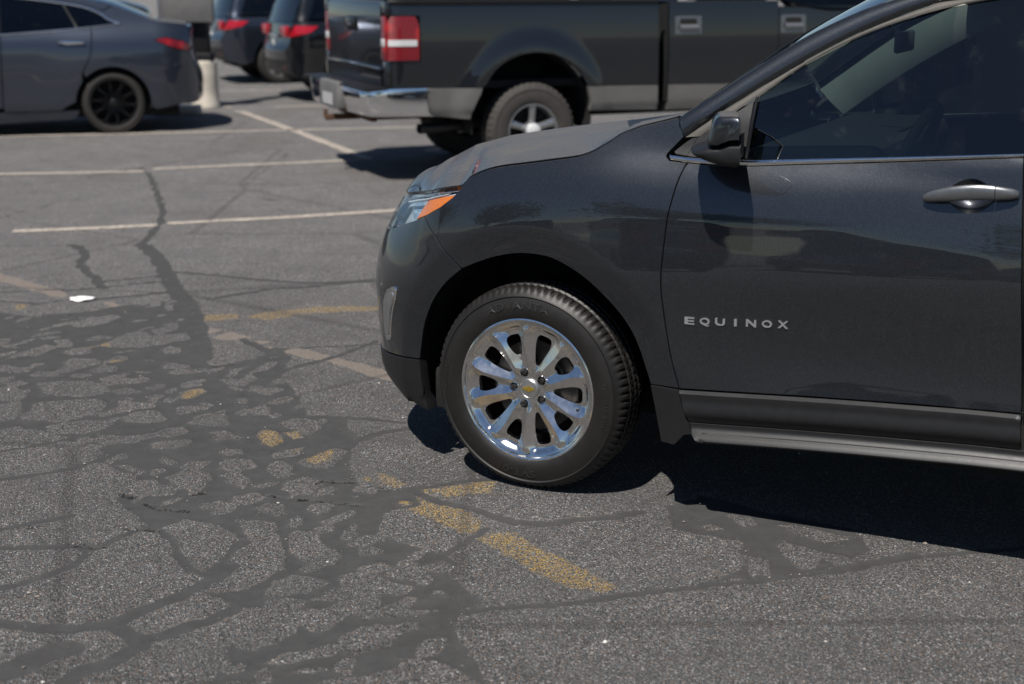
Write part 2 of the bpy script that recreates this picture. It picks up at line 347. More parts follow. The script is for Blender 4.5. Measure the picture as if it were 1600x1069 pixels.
# traced pavement repairs, cracks and paint, metres on the ground
G_MASS = [[(-2.646,7.152),(-2.264,6.985),(-1.876,7.388),(-1.739,7.543),(-1.559,6.985),(-1.479,6.416),(-1.342,6.115),(-1.165,6.246),(-1.075,6.416),(-1.005,6.246),(-0.999,5.929),(-0.874,5.64),(-0.811,5.377),(-0.657,5.36),(-0.575,5.06),(-0.587,4.843),(-0.528,4.611),(-0.346,4.518),(-0.295,4.399),(-0.417,4.342),(-0.42,4.151),(-0.315,4.074),(-0.213,3.999),(-0.152,3.927),(-0.187,3.857),(-0.108,3.703),(-0.071,3.66),(-0.175,3.579),(-0.135,3.424),(-0.081,3.282),(-0.046,3.056),(-0.762,3.056),(-0.742,3.185),(-0.741,3.424),(-0.683,3.579),(-0.848,3.703),(-0.839,3.79),(-0.96,3.88),(-0.962,3.975),(-1.066,4.177),(-1.1,4.151),(-1.16,4.231),(-1.286,4.399),(-1.337,4.549),(-1.304,4.676),(-1.496,4.843),(-1.56,4.986),(-1.653,5.06),(-1.917,5.06),(-2.168,5.278),(-2.509,5.687),(-2.586,6.191),(-3.123,6.658),(-2.977,7.068)],[(0.506,4.399),(0.644,4.488),(0.833,4.342),(1.073,4.204),(1.089,4.024),(0.922,3.88),(0.741,3.812),(0.593,3.812),(0.678,3.88),(0.712,3.975),(0.637,4.125),(0.506,4.204)]]
G_ISL = [[(-2.028,5.83),(-1.928,5.663),(-1.775,5.64),(-1.688,5.71),(-1.748,5.83),(-1.855,5.866),(-1.975,5.879)],[(-1.941,5.561),(-1.716,5.618),(-1.657,5.55),(-1.643,5.452),(-1.702,5.346),(-1.796,5.305),(-1.929,5.346),(-1.935,5.441)],[(-1.799,5.254),(-1.74,5.305),(-1.57,5.325),(-1.553,5.264),(-1.609,5.155),(-1.719,5.155),(-1.789,5.204)],[(-2.001,5.194),(-1.848,5.214),(-1.68,5.107),(-1.702,5.041),(-1.797,4.967),(-1.831,4.896),(-1.901,4.913)],[(-1.825,4.861),(-1.814,4.931),(-1.693,5.013),(-1.602,5.069),(-1.547,5.022),(-1.498,4.931),(-1.509,4.809),(-1.617,4.733),(-1.711,4.676),(-1.761,4.708)],[(-1.468,4.843),(-1.481,4.913),(-1.41,4.931),(-1.396,4.878),(-1.437,4.817)],[(-1.578,5.088),(-1.555,5.136),(-1.479,5.078),(-1.476,5.022),(-1.526,5.032)],[(-1.459,5.116),(-1.424,5.145),(-1.393,5.06),(-1.431,5.078)],[(-1.576,5.441),(-1.592,5.55),(-1.552,5.572),(-1.459,5.539),(-1.436,5.484),(-1.507,5.473)],[(-1.531,5.356),(-1.515,5.43),(-1.431,5.452),(-1.356,5.335),(-1.415,5.284),(-1.502,5.305)],[(-1.361,5.165),(-1.326,5.224),(-1.273,5.234),(-1.23,5.165),(-1.283,5.116),(-1.34,5.126)],[(-1.343,5.041),(-1.318,5.06),(-1.216,5.088),(-1.204,5.06),(-1.239,4.976),(-1.318,4.986)],[(-1.354,5.495),(-1.313,5.528),(-1.217,5.473),(-1.266,5.43),(-1.329,5.398)],[(-1.266,5.284),(-1.246,5.367),(-1.162,5.452),(-1.12,5.335),(-1.094,5.264),(-1.147,5.254),(-1.214,5.274)],[(-1.16,5.165),(-1.107,5.204),(-1.027,5.107),(-1.034,5.078),(-1.091,5.126)],[(-1.402,4.792),(-1.37,4.8),(-1.292,4.717),(-1.305,4.7),(-1.359,4.758)],[(-1.198,4.676),(-1.138,4.783),(-1.071,4.708),(-1.041,4.643),(-1.047,4.564),(-1.118,4.564),(-1.167,4.611)],[(-1.278,4.843),(-1.265,4.887),(-1.193,4.826),(-1.22,4.792)],[(-1.08,4.931),(-1.05,4.976),(-0.997,4.976),(-0.977,4.931),(-1.036,4.905)],[(-1.05,4.826),(-1.01,4.861),(-0.947,4.861),(-0.909,4.775),(-0.958,4.733),(-0.908,4.643),(-0.916,4.564),(-0.974,4.611),(-1.012,4.692),(-0.99,4.725)],[(-1.487,4.58),(-1.431,4.692),(-1.296,4.643),(-1.24,4.643),(-1.145,4.564),(-1.142,4.503),(-1.235,4.488),(-1.318,4.518),(-1.409,4.458)],[(-2.076,6.33),(-2.069,6.416),(-1.98,6.446),(-1.936,6.344),(-2.012,6.302)],[(-2.021,6.164),(-2.003,6.246),(-1.893,6.246),(-1.845,6.177),(-1.904,6.083),(-1.982,6.083)],[(-1.861,6.031),(-1.834,6.137),(-1.766,6.123),(-1.748,6.031),(-1.811,6.005)],[(-2.112,5.979),(-2.079,6.031),(-1.977,6.018),(-1.999,5.954),(-2.085,5.941)],[(-1.922,5.954),(-1.894,6.0),(-1.821,5.967),(-1.861,5.934)],[(-1.755,5.854),(-1.727,5.904),(-1.575,5.929),(-1.577,5.854),(-1.639,5.83),(-1.718,5.817)],[(-1.681,5.734),(-1.63,5.769),(-1.557,5.722),(-1.599,5.675),(-1.655,5.687)],[(-1.542,5.781),(-1.505,5.842),(-1.465,5.83),(-1.485,5.757),(-1.523,5.745)],[(-1.383,5.663),(-1.379,5.734),(-1.312,5.769),(-1.284,5.734),(-1.32,5.618),(-1.357,5.606)],[(-1.418,5.817),(-1.377,5.879),(-1.32,5.904),(-1.32,5.805),(-1.393,5.769)],[(-1.247,5.954),(-1.236,6.044),(-1.148,6.15),(-1.054,6.191),(-1.09,6.057),(-1.149,5.992),(-1.226,5.954)],[(-1.225,5.842),(-1.193,5.929),(-1.121,5.954),(-1.106,5.904),(-1.136,5.805),(-1.204,5.805)],[(-1.509,6.005),(-1.5,6.057),(-1.432,6.07),(-1.37,6.044),(-1.433,5.979)],[(-1.566,6.123),(-1.546,6.164),(-1.44,6.137),(-1.438,6.097),(-1.535,6.083)],[(-1.639,6.402),(-1.616,6.46),(-1.549,6.431),(-1.53,6.344),(-1.593,6.33)],[(-1.928,6.475),(-1.894,6.658),(-1.83,6.769),(-1.747,6.658),(-1.583,6.721),(-1.548,6.596),(-1.687,6.475),(-1.826,6.431)],[(-1.782,6.769),(-1.659,6.883),(-1.645,6.785),(-1.724,6.689)],[(-2.194,6.883),(-2.183,6.985),(-2.055,7.106),(-1.992,7.054),(-2.012,6.951),(-2.096,6.85),(-2.163,6.834)],[(-2.195,6.58),(-2.123,6.596),(-2.082,6.535),(-2.133,6.505)],[(-2.299,6.218),(-2.286,6.33),(-2.236,6.402),(-2.194,6.505),(-2.146,6.46),(-2.158,6.344),(-2.252,6.274)],[(-2.452,6.596),(-2.417,6.627),(-2.386,6.535),(-2.41,6.475)],[(-2.335,6.52),(-2.322,6.596),(-2.286,6.627),(-2.297,6.565),(-2.309,6.511)],[(-2.179,5.734),(-2.114,5.781),(-2.014,5.663),(-2.009,5.606),(-2.122,5.572)],[(-2.106,5.528),(-1.989,5.528),(-1.957,5.356),(-2.024,5.294)],[(-2.248,5.929),(-2.162,5.941),(-2.142,5.904),(-2.18,5.854),(-2.221,5.854)],[(-2.312,6.11),(-2.264,6.137),(-2.2,6.097),(-2.227,6.031),(-2.284,6.031)],[(-1.441,5.572),(-1.417,5.64),(-1.408,5.572)],[(-0.875,4.913),(-0.873,4.94),(-0.802,4.976),(-0.77,4.995),(-0.79,4.896),(-0.857,4.875)],[(-0.912,5.294),(-0.852,5.356),(-0.78,5.335),(-0.742,5.234),(-0.777,5.136),(-0.82,5.175)],[(-0.763,4.826),(-0.736,4.878),(-0.662,4.986),(-0.605,4.949),(-0.635,4.861),(-0.646,4.758),(-0.727,4.775)],[(-0.972,5.136),(-0.948,5.214),(-0.887,5.175),(-0.857,5.06),(-0.89,5.004),(-0.931,5.041)],[(-0.862,5.175),(-0.827,5.184),(-0.787,5.116),(-0.819,5.088)],[(-1.018,5.398),(-1.019,5.517),(-0.974,5.484),(-0.957,5.377)],[(-1.133,5.572),(-1.124,5.629),(-1.078,5.595),(-1.088,5.539)],[(-1.103,5.734),(-1.102,5.805),(-1.061,5.805),(-1.06,5.722)],[(-0.852,4.741),(-0.812,4.809),(-0.774,4.783),(-0.785,4.708),(-0.818,4.668)],[(-0.777,4.549),(-0.764,4.643),(-0.724,4.676),(-0.642,4.643),(-0.678,4.58),(-0.678,4.503),(-0.738,4.503)],[(-0.849,4.37),(-0.805,4.421),(-0.756,4.414),(-0.734,4.321),(-0.766,4.314)],[(-0.928,4.399),(-0.934,4.488),(-0.864,4.518),(-0.824,4.473),(-0.857,4.414)],[(-0.673,4.385),(-0.656,4.414),(-0.598,4.421),(-0.601,4.356),(-0.627,4.314)],[(-0.66,4.488),(-0.645,4.534),(-0.604,4.557),(-0.602,4.495)],[(-0.531,4.488),(-0.526,4.541),(-0.493,4.534),(-0.499,4.488)],[(-0.618,4.251),(-0.577,4.293),(-0.524,4.37),(-0.51,4.342),(-0.544,4.272),(-0.589,4.224)],[(-0.532,4.125),(-0.525,4.191),(-0.49,4.244),(-0.484,4.138),(-0.505,4.106)],[(-0.473,4.036),(-0.441,4.061),(-0.394,4.024),(-0.416,3.997),(-0.454,3.997)],[(-0.883,4.275),(-0.762,4.258),(-0.724,4.125),(-0.699,4.014),(-0.67,3.89),(-0.708,3.834),(-0.766,3.746),(-0.851,3.715),(-0.865,3.737),(-0.843,3.857),(-0.833,4.024),(-0.798,4.084)],[(-1.103,4.204),(-1.048,4.275),(-0.936,4.231),(-0.857,4.115),(-0.865,4.074),(-0.871,3.951),(-0.911,3.871),(-0.957,3.937),(-1.013,4.074)],[(-0.696,4.154),(-0.68,4.187),(-0.617,4.167),(-0.581,4.076),(-0.512,3.99),(-0.524,3.93),(-0.6,3.894),(-0.622,3.953),(-0.674,4.014)],[(-0.693,3.689),(-0.687,3.792),(-0.642,3.831),(-0.591,3.831),(-0.525,3.786),(-0.561,3.748),(-0.653,3.694)],[(-0.565,3.673),(-0.486,3.77),(-0.502,3.825),(-0.486,3.854),(-0.408,3.86),(-0.37,3.803),(-0.283,3.753),(-0.303,3.715),(-0.433,3.705),(-0.502,3.673)],[(-0.368,3.837),(-0.358,3.888),(-0.29,3.924),(-0.262,3.86),(-0.222,3.814),(-0.248,3.77),(-0.301,3.814),(-0.335,3.825)],[(-0.472,4.026),(-0.446,4.058),(-0.394,4.02),(-0.415,3.987),(-0.453,3.987)],[(-0.84,3.492),(-0.784,3.559),(-0.708,3.619),(-0.611,3.627),(-0.58,3.571),(-0.579,3.469),(-0.62,3.406),(-0.665,3.373),(-0.748,3.417)],[(-0.531,3.591),(-0.509,3.621),(-0.46,3.621),(-0.457,3.551),(-0.499,3.507),(-0.511,3.531)],[(-0.438,3.581),(-0.372,3.621),(-0.302,3.631),(-0.282,3.606),(-0.198,3.606),(-0.293,3.571),(-0.4,3.556)],[(-0.46,3.436),(-0.404,3.502),(-0.268,3.526),(-0.253,3.502),(-0.297,3.454),(-0.31,3.408),(-0.396,3.345),(-0.43,3.354),(-0.447,3.399)],[(-0.62,3.305),(-0.579,3.354),(-0.526,3.362),(-0.461,3.408),(-0.44,3.371),(-0.461,3.336),(-0.571,3.301)],[(-0.383,3.224),(-0.283,3.266),(-0.167,3.292),(-0.116,3.232),(-0.112,3.119),(-0.512,3.119),(-0.476,3.203)],[(-0.241,3.371),(-0.235,3.408),(-0.203,3.358)],[(-0.563,3.249),(-0.506,3.275),(-0.456,3.266),(-0.509,3.241)],[(-0.645,3.258),(-0.622,3.266),(-0.588,3.208),(-0.608,3.185),(-0.632,3.185)],[(-0.222,3.715),(-0.205,3.732),(-0.185,3.699)],[(-1.069,3.517),(-1.036,3.571),(-0.973,3.621),(-0.893,3.657),(-0.794,3.652),(-0.794,3.611),(-0.863,3.521),(-0.978,3.464),(-1.028,3.492)],[(-1.164,3.417),(-1.113,3.459),(-1.058,3.445),(-0.994,3.408),(-1.021,3.371),(-1.075,3.327),(-1.127,3.336),(-1.125,3.371)],[(-0.973,3.119),(-1.016,3.292),(-0.957,3.38),(-0.849,3.454),(-0.797,3.39),(-0.77,3.301),(-0.764,3.249),(-0.797,3.216),(-0.779,3.119)],[(-1.249,3.199),(-1.171,3.266),(-1.139,3.254),(-1.133,3.208),(-1.204,3.185)],[(-0.733,3.258),(-0.74,3.336),(-0.721,3.301),(-0.712,3.275)],[(0.689,4.316),(0.765,4.302),(0.779,4.234),(0.735,4.213),(0.709,4.275)],[(0.633,4.102),(0.703,4.102),(0.703,4.039),(0.67,4.014),(0.641,4.051)],[(0.812,4.076),(0.841,4.102),(0.944,4.002),(1.048,3.953),(1.015,3.912),(0.958,3.912),(0.929,3.977),(0.897,3.894),(0.857,3.883),(0.816,3.99)],[(0.84,4.234),(0.914,4.22),(1.001,4.154),(1.055,4.128),(0.962,4.089),(0.898,4.141)],[(0.595,4.227),(0.636,4.234),(0.662,4.2),(0.625,4.187)],[(0.717,3.977),(0.766,3.953),(0.747,3.848),(0.699,3.837),(0.701,3.906)]]
G_BAND = [(0.055,[(-1.419,3.531),(-1.265,3.497),(-1.165,3.49),(-1.079,3.521),(-1.015,3.611),(-0.926,3.705),(-0.869,3.803),(-0.829,3.906)]),(0.04,[(-1.601,4.041),(-1.444,4.054),(-1.333,4.058),(-1.281,4.014),(-1.302,3.906),(-1.351,3.837),(-1.425,3.781),(-1.489,3.726)]),(0.03,[(-1.335,4.064),(-1.253,4.051),(-1.218,4.141),(-1.164,4.207),(-1.107,4.18),(-1.041,4.089),(-1.004,3.99),(-0.949,3.871)]),(0.035,[(-1.652,4.184),(-1.552,4.231),(-1.424,4.314)]),(0.035,[(-1.813,4.635),(-1.674,4.684),(-1.56,4.767),(-1.494,4.835),(-1.458,4.913)]),(0.028,[(-1.919,4.931),(-1.803,4.986),(-1.683,5.078),(-1.59,5.175)]),(0.055,[(-1.076,3.512),(-0.977,3.426),(-0.931,3.445),(-0.824,3.541),(-0.772,3.611)]),(0.1,[(-1.309,3.224),(-1.247,3.275),(-1.213,3.336),(-1.163,3.371)]),(0.06,[(-1.108,3.167),(-1.086,3.254),(-1.019,3.301),(-0.968,3.39)]),(0.03,[(-0.197,3.571),(-0.079,3.611),(0.0,3.624)]),(0.032,[(0.0,3.626),(0.111,3.637),(0.201,3.663),(0.316,3.703),(0.455,3.735),(0.575,3.781),(0.692,3.792),(0.74,3.803)]),(0.03,[(0.741,3.809),(0.84,3.842),(0.963,3.871),(1.095,3.93),(1.204,3.98),(1.355,4.002),(1.51,4.031),(1.644,4.064)]),(0.05,[(0.965,3.883),(1.096,3.935),(1.206,3.987)]),(0.035,[(-0.519,4.518),(-0.425,4.44),(-0.355,4.555),(-0.273,4.58),(-0.166,4.631),(-0.056,4.663)]),(0.045,[(-0.354,4.549),(-0.233,4.428),(-0.126,4.365),(0.0,4.253),(0.102,4.231),(0.205,4.275),(0.31,4.297),(0.417,4.342)]),(0.03,[(-0.203,3.99),(-0.148,4.076),(-0.076,4.207)]),(0.1,[(-2.389,9.047),(-2.201,8.661),(-1.998,8.084),(-1.852,7.656),(-1.712,7.343),(-1.601,6.985),(-1.496,6.596),(-1.404,6.246)]),(0.05,[(-3.352,12.78),(-3.121,12.239),(-2.842,11.315),(-2.566,10.369),(-2.458,9.819),(-2.389,9.047)]),(0.06,[(-2.824,9.024),(-2.667,8.765),(-2.589,8.363),(-2.389,7.994),(-2.28,7.738)]),(0.03,[(-3.332,9.002),(-2.879,9.002),(-2.48,9.047)]),(0.04,[(-2.346,7.907),(-2.2,7.977),(-1.998,8.084)]),(0.035,[(-2.469,7.656),(-2.222,7.788),(-2.0,7.907)]),(0.05,[(-2.234,7.45),(-2.052,7.543),(-1.816,7.656)]),(0.03,[(-2.845,7.623),(-2.484,7.705)]),(0.05,[(-1.989,8.175),(-1.708,8.084),(-1.464,7.959),(-1.159,7.873),(-0.764,7.907)]),(0.045,[(-1.619,7.465),(-1.348,7.705),(-1.075,7.788),(-0.77,7.977)]),(0.035,[(-1.015,6.031),(-0.881,6.191),(-0.768,6.336),(-0.64,6.559)]),(0.03,[(-1.131,6.393),(-0.901,6.451),(-0.635,6.499)]),(0.035,[(-0.836,5.377),(-0.657,5.36),(-0.42,5.294)]),(0.045,[(-0.664,5.0),(-0.573,5.082),(-0.489,5.175),(-0.395,5.23)]),(0.05,[(-1.287,6.596),(-1.087,6.302),(-1.146,6.137),(-1.193,5.929)]),(0.12,[(-2.351,7.054),(-2.142,7.124),(-2.015,7.269)]),(0.03,[(-2.739,7.419),(-2.509,7.343),(-2.372,7.45)]),(0.02,[(-3.695,10.032),(-3.57,10.487),(-3.29,11.179)]),(0.02,[(-1.206,16.865),(-2.125,15.818),(-2.215,11.668),(-1.946,11.315)])]
G_CRACK = [[(-1.21,4.421),(-1.155,4.377),(-1.111,4.37),(-1.054,4.349)],[(-1.319,4.503),(-1.258,4.473)],[(-1.081,4.495),(-1.032,4.518)],[(-0.681,4.604),(-0.653,4.643),(-0.607,4.627),(-0.541,4.627)],[(-0.835,4.503),(-0.738,4.47),(-0.661,4.455),(-0.572,4.421),(-0.486,4.414)],[(-0.525,4.58),(-0.472,4.596),(-0.414,4.557)],[(-1.36,4.083),(-1.323,4.058),(-1.27,4.045),(-1.229,4.054)],[(-1.249,4.22),(-1.203,4.2),(-1.163,4.2),(-1.117,4.18)],[(-2.184,7.214),(-2.141,7.269),(-2.072,7.232)],[(-1.667,5.584),(-1.605,5.572),(-1.572,5.622)],[(-1.622,4.213),(-1.567,4.2),(-1.498,4.22)],[(-1.331,6.097),(-1.225,6.177)],[(-1.806,7.419),(-1.768,7.4)],[(-2.102,8.061),(-2.081,8.129)],[(-2.43,7.096),(-2.316,7.152),(-2.187,7.054)]]
G_TAN = [[(-3.067,8.198),(-2.99,8.138),(-2.605,7.779),(-2.469,7.656),(-2.397,7.477),(-2.493,7.536),(-2.54,7.575),(-2.914,7.92),(-2.992,7.986)],[(-1.078,6.387),(-1.02,6.446),(-0.828,6.288),(-0.566,6.057),(-0.484,5.904),(-0.476,5.805),(-0.523,5.879),(-0.667,6.005),(-0.831,6.191),(-0.93,6.232)],[(-2.203,7.4),(-2.135,7.4),(-2.015,7.269),(-2.077,7.25)],[(-2.032,7.16),(-1.944,7.188),(-1.928,7.124),(-1.997,7.106)],[(-1.506,6.689),(-1.497,6.834),(-1.429,6.769),(-1.475,6.689)],[(-1.439,6.627),(-1.384,6.737),(-1.246,6.62),(-1.297,6.565),(-1.373,6.565)],[(-1.243,6.52),(-1.208,6.58),(-1.132,6.535),(-1.179,6.499)],[(-1.185,6.446),(-1.112,6.46),(-1.124,6.393)],[(-1.886,7.089),(-1.862,7.16),(-1.821,7.124),(-1.853,7.054)],[(-1.851,6.951),(-1.815,6.968),(-1.811,6.917)],[(-1.533,6.596),(-1.505,6.611),(-1.486,6.52),(-1.513,6.505)]]
G_YEL = [[(-1.625,7.019),(-1.558,7.089),(-1.409,7.124),(-1.389,7.019),(-1.562,6.951)],[(-1.363,7.054),(-1.258,7.16),(-1.033,7.269),(-0.926,7.287),(-0.707,7.287),(-0.699,7.196),(-0.919,7.16),(-1.071,7.124),(-1.229,6.985)],[(-2.624,7.306),(-2.592,7.362),(-2.532,7.232),(-2.57,7.196)],[(-2.366,6.9),(-2.34,6.917),(-2.313,6.834),(-2.337,6.834)],[(-2.182,6.817),(-2.163,6.834),(-2.139,6.753),(-2.154,6.753)],[(-2.111,6.737),(-2.092,6.753),(-2.076,6.673)],[(-2.08,6.85),(-2.007,6.9),(-2.001,6.85),(-2.059,6.801)],[(-2.014,6.46),(-1.975,6.535),(-1.938,6.431),(-1.998,6.431)],[(-1.941,6.52),(-1.915,6.535),(-1.882,6.446),(-1.912,6.446)],[(-1.809,6.204),(-1.77,6.218),(-1.756,6.169),(-1.792,6.169)],[(-1.719,6.218),(-1.679,6.232),(-1.628,6.057),(-1.667,6.044)],[(-1.364,5.64),(-1.358,5.734),(-1.299,5.769),(-1.292,5.675),(-1.33,5.606)],[(-1.041,5.315),(-1.027,5.377),(-0.964,5.346),(-0.956,5.294)],[(-0.972,5.136),(-0.948,5.214),(-0.887,5.175),(-0.857,5.06),(-0.89,5.004),(-0.931,5.041)],[(-0.862,5.175),(-0.827,5.184),(-0.787,5.116),(-0.819,5.088)],[(-0.731,4.843),(-0.699,4.995),(-0.66,4.967),(-0.664,4.861),(-0.698,4.809)],[(-0.802,4.931),(-0.807,4.967),(-0.78,4.986)],[(-0.521,4.643),(-0.502,4.676),(-0.48,4.627)],[(-0.477,4.708),(-0.449,4.708),(-0.362,4.596),(-0.393,4.564),(-0.442,4.627)],[(-0.35,4.503),(-0.338,4.564),(-0.3,4.564),(-0.268,4.488),(-0.33,4.443)],[(-0.382,4.428),(-0.331,4.458),(-0.265,4.428),(-0.184,4.385),(-0.102,4.258),(-0.101,4.177),(-0.15,4.151),(-0.214,4.231),(-0.263,4.3),(-0.313,4.342)],[(-0.109,4.115),(-0.075,4.154),(0.0,4.167),(0.02,4.154),(0.049,4.089),(0.019,3.99),(-0.019,3.99),(-0.059,4.051)],[(0.0,4.141),(0.044,4.076),(0.135,3.977),(0.216,3.871),(0.301,3.748),(0.254,3.726),(0.196,3.748),(0.138,3.781),(0.079,3.848),(0.029,3.93),(0.0,3.99)],[(-0.278,4.564),(-0.191,4.58),(-0.083,4.643),(-0.055,4.627),(-0.086,4.518),(-0.215,4.488)]]
G_LINES = [(0.338,[(-4.614,12.319),(-3.648,12.442),(-3.242,12.525)]),(0.358,[(-3.199,12.672),(-2.338,12.978),(-1.424,13.298)]),(0.455,[(-5.673,15.249),(-4.504,15.466),(-3.513,15.688),(-2.285,15.951),(-1.089,16.222)]),(0.183,[(-3.383,9.515),(-2.895,9.627),(-2.46,9.754)]),(0.192,[(-2.405,9.819),(-1.605,10.087),(-0.758,10.428)]),(0.227,[(-3.48,18.227),(-2.204,15.372),(-1.331,13.321)]),(0.146,[(-3.861,19.039),(-3.679,18.67)]),(0.649,[(-3.087,18.715),(-2.342,18.899)]),(1.085,[(-4.299,21.297),(-3.437,21.474)]),(0.781,[(-4.922,24.451),(-4.473,24.605)])]
# ---------------------------------------------------------------- ground
def ground_material():
    m, N, b = new_mat('patched_asphalt')
    pos = N.add('ShaderNodeNewGeometry').outputs['Position']
    at = lambda n: N.add('ShaderNodeAttribute', _attribute_name=n).outputs['Fac']
    seal, crk, tan, yel = at('seal'), at('crack'), at('tan'), at('yellow')
    n25, n90 = N.noise(22., 5, .65, pos), N.noise(110., 4, .65, pos)
    edge = N.math('ADD', N.math('MULTIPLY', N.math('SUBTRACT', n25, .5), .030), N.math('MULTIPLY', N.math('SUBTRACT', n90, .5), .030))
    ms = N.sstep(-.004, .004, N.math('ADD', seal, edge))
    # exposed aggregate
    v1 = N.add('ShaderNodeTexVoronoi', Scale=250., Randomness=1.); N.l.new(pos, v1.inputs['Vector'])
    v2 = N.add('ShaderNodeTexVoronoi', Scale=520.); N.l.new(pos, v2.inputs['Vector'])
    s1 = N.add('ShaderNodeSeparateColor', i0=v1.outputs['Color']); s2 = N.add('ShaderNodeSeparateColor', i0=v2.outputs['Color'])
    stone = N.ramp(s1.outputs[0], [(0, (.020, .020, .020)), (.35, (.056, .0565, .057)), (.70, (.126, .1265, .127)), (.92, (.225, .223, .220)), (.985, (.54, .53, .52))])
    warm = N.mix(N.sstep(.88, .9, s1.outputs[1]), stone, (.20, .135, .095))
    grit = N.ramp(s2.outputs[0], [(0, .045), (.6, .085), (.95, .18)])
    rough = N.mix(N.ramp(N.noise(2.6, 4, .6, pos), [(.35, .15), (.65, .55)]), warm, grit)
    big = N.noise(.9, 5, .6, pos); mid = N.noise(5., 4, .6, pos)
    far = N.sstep(5.5, 10., N.add('ShaderNodeSeparateXYZ', i0=pos).outputs[1])          # paler further back: different paving, plus grazing-view brightness put into the colour
    tone = N.math('MULTIPLY', N.math('ADD', .80, N.math('MULTIPLY', big, .45)), N.math('ADD', 1.12, N.math('MULTIPLY', far, .42)))
    def mul(c, f):
        n = N.n.new('ShaderNodeMix'); n.data_type = 'RGBA'; n.blend_type = 'MULTIPLY'; n.inputs[0].default_value = 1; N.set(n.inputs[6], c); N.set(n.inputs[7], f); return n.outputs[2]
    rough = mul(rough, tone); rough = mul(rough, N.math('ADD', .72, N.math('MULTIPLY', mid, .56)))
    rough = N.mix(N.math('MULTIPLY', N.sstep(.52, .72, N.noise(.55, 4, .6, pos)), .35), rough, (.125, .100, .082))   # brownish stain
    # old paint rubbed into the stone tops
    wt = N.math('ADD', N.math('MULTIPLY', n90, .9), N.math('MULTIPLY', s1.outputs[2], .35))
    mt = N.math('MULTIPLY', N.sstep(-.006, .004, N.math('ADD', tan, N.math('MULTIPLY', edge, .5))), N.sstep(.38, .56, wt))
    my = N.math('MULTIPLY', N.sstep(-.010, .006, N.math('ADD', yel, edge)), N.sstep(.64, .78, wt))
    rough = N.mix(N.math('MULTIPLY', mt, .85), rough, (.29, .24, .20))
    rough = N.mix(my, rough, (.52, .33, .08))
    # sealer: fine, brown-grey, worn through in places
    sc = N.ramp(N.noise(14., 6, .7, pos), [(.25, (.0405, .0398, .039)), (.75, (.066, .0652, .064))])
    sc = mul(sc, N.ramp(N.noise(420., 2, .5, pos), [(.2, .82), (.8, 1.18)]))
    sc = mul(sc, N.math('ADD', .86, N.math('MULTIPLY', big, .28)))
    worn = N.math('MULTIPLY', N.sstep(.615, .635, N.noise(13., 8, .8, pos, .6)), .95)
    msr = N.math('MULTIPLY', ms, N.math('SUBTRACT', 1., worn))
    col = N.mix(msr, rough, sc)
    # pale dusty rim of the patches
    band = N.math('MULTIPLY', N.math('MULTIPLY', N.sstep(-.012, -.003, N.math('ADD', seal, edge)), N.math('SUBTRACT', 1., ms)), N.sstep(.5, .7, mid))
    col = N.mix(N.math('MULTIPLY', band, .5), col, (.22, .19, .16))
    ov = N.add('ShaderNodeTexVoronoi', Scale=.9); N.l.new(N.mix(.06, pos, N.add('ShaderNodeTexNoise', Scale=7., Detail=4.).outputs[1]), ov.inputs['Vector'])
    col = N.mix(N.math('MULTIPLY', N.sstep(.085, .02, ov.outputs['Distance']), .45), col, (.028, .026, .024))     # oil drips
    mc = N.sstep(-.004, .006, N.math('ADD', crk, N.math('ADD', edge, N.math('MULTIPLY', N.math('SUBTRACT', n90, .5), .02))))
    col = N.mix(N.math('MULTIPLY', mc, .85), col, (.012, .011, .010))
    # fine shrinkage cracks far off
    vd = N.add('ShaderNodeTexVoronoi', _feature='DISTANCE_TO_EDGE', Scale=.55)
    N.l.new(N.mix(.12, pos, N.add('ShaderNodeTexNoise', Scale=2.2, Detail=6.).outputs[1]), vd.inputs['Vector'])
    hair = N.math('MULTIPLY', N.sstep(.012, .004, vd.outputs[0]), .35)
    col = N.mix(hair, col, (.045, .042, .04))
    N.l.new(col, b.inputs['Base Color']); b.inputs['Specular IOR Level'].default_value = .35
    N.set(b.inputs['Roughness'], N.math('SUBTRACT', .88, N.math('MULTIPLY', ms, .06)))
    h1 = N.math('MULTIPLY', N.math('MULTIPLY', N.math('SUBTRACT', .6, v1.outputs['Distance']), 1.), N.math('SUBTRACT', 1., msr))
    h2 = N.math('ADD', N.math('MULTIPLY', N.noise(260., 3, .6, pos), .35), N.math('ADD', N.math('MULTIPLY', n25, .5), N.math('MULTIPLY', mc, -1.5)))
    h = N.math('ADD', h1, N.math('MULTIPLY', h2, .8))
    bn = N.add('ShaderNodeBump', Strength=1., Distance=.007, Height=h); N.l.new(bn.outputs[0], b.inputs['Normal'])
    return m
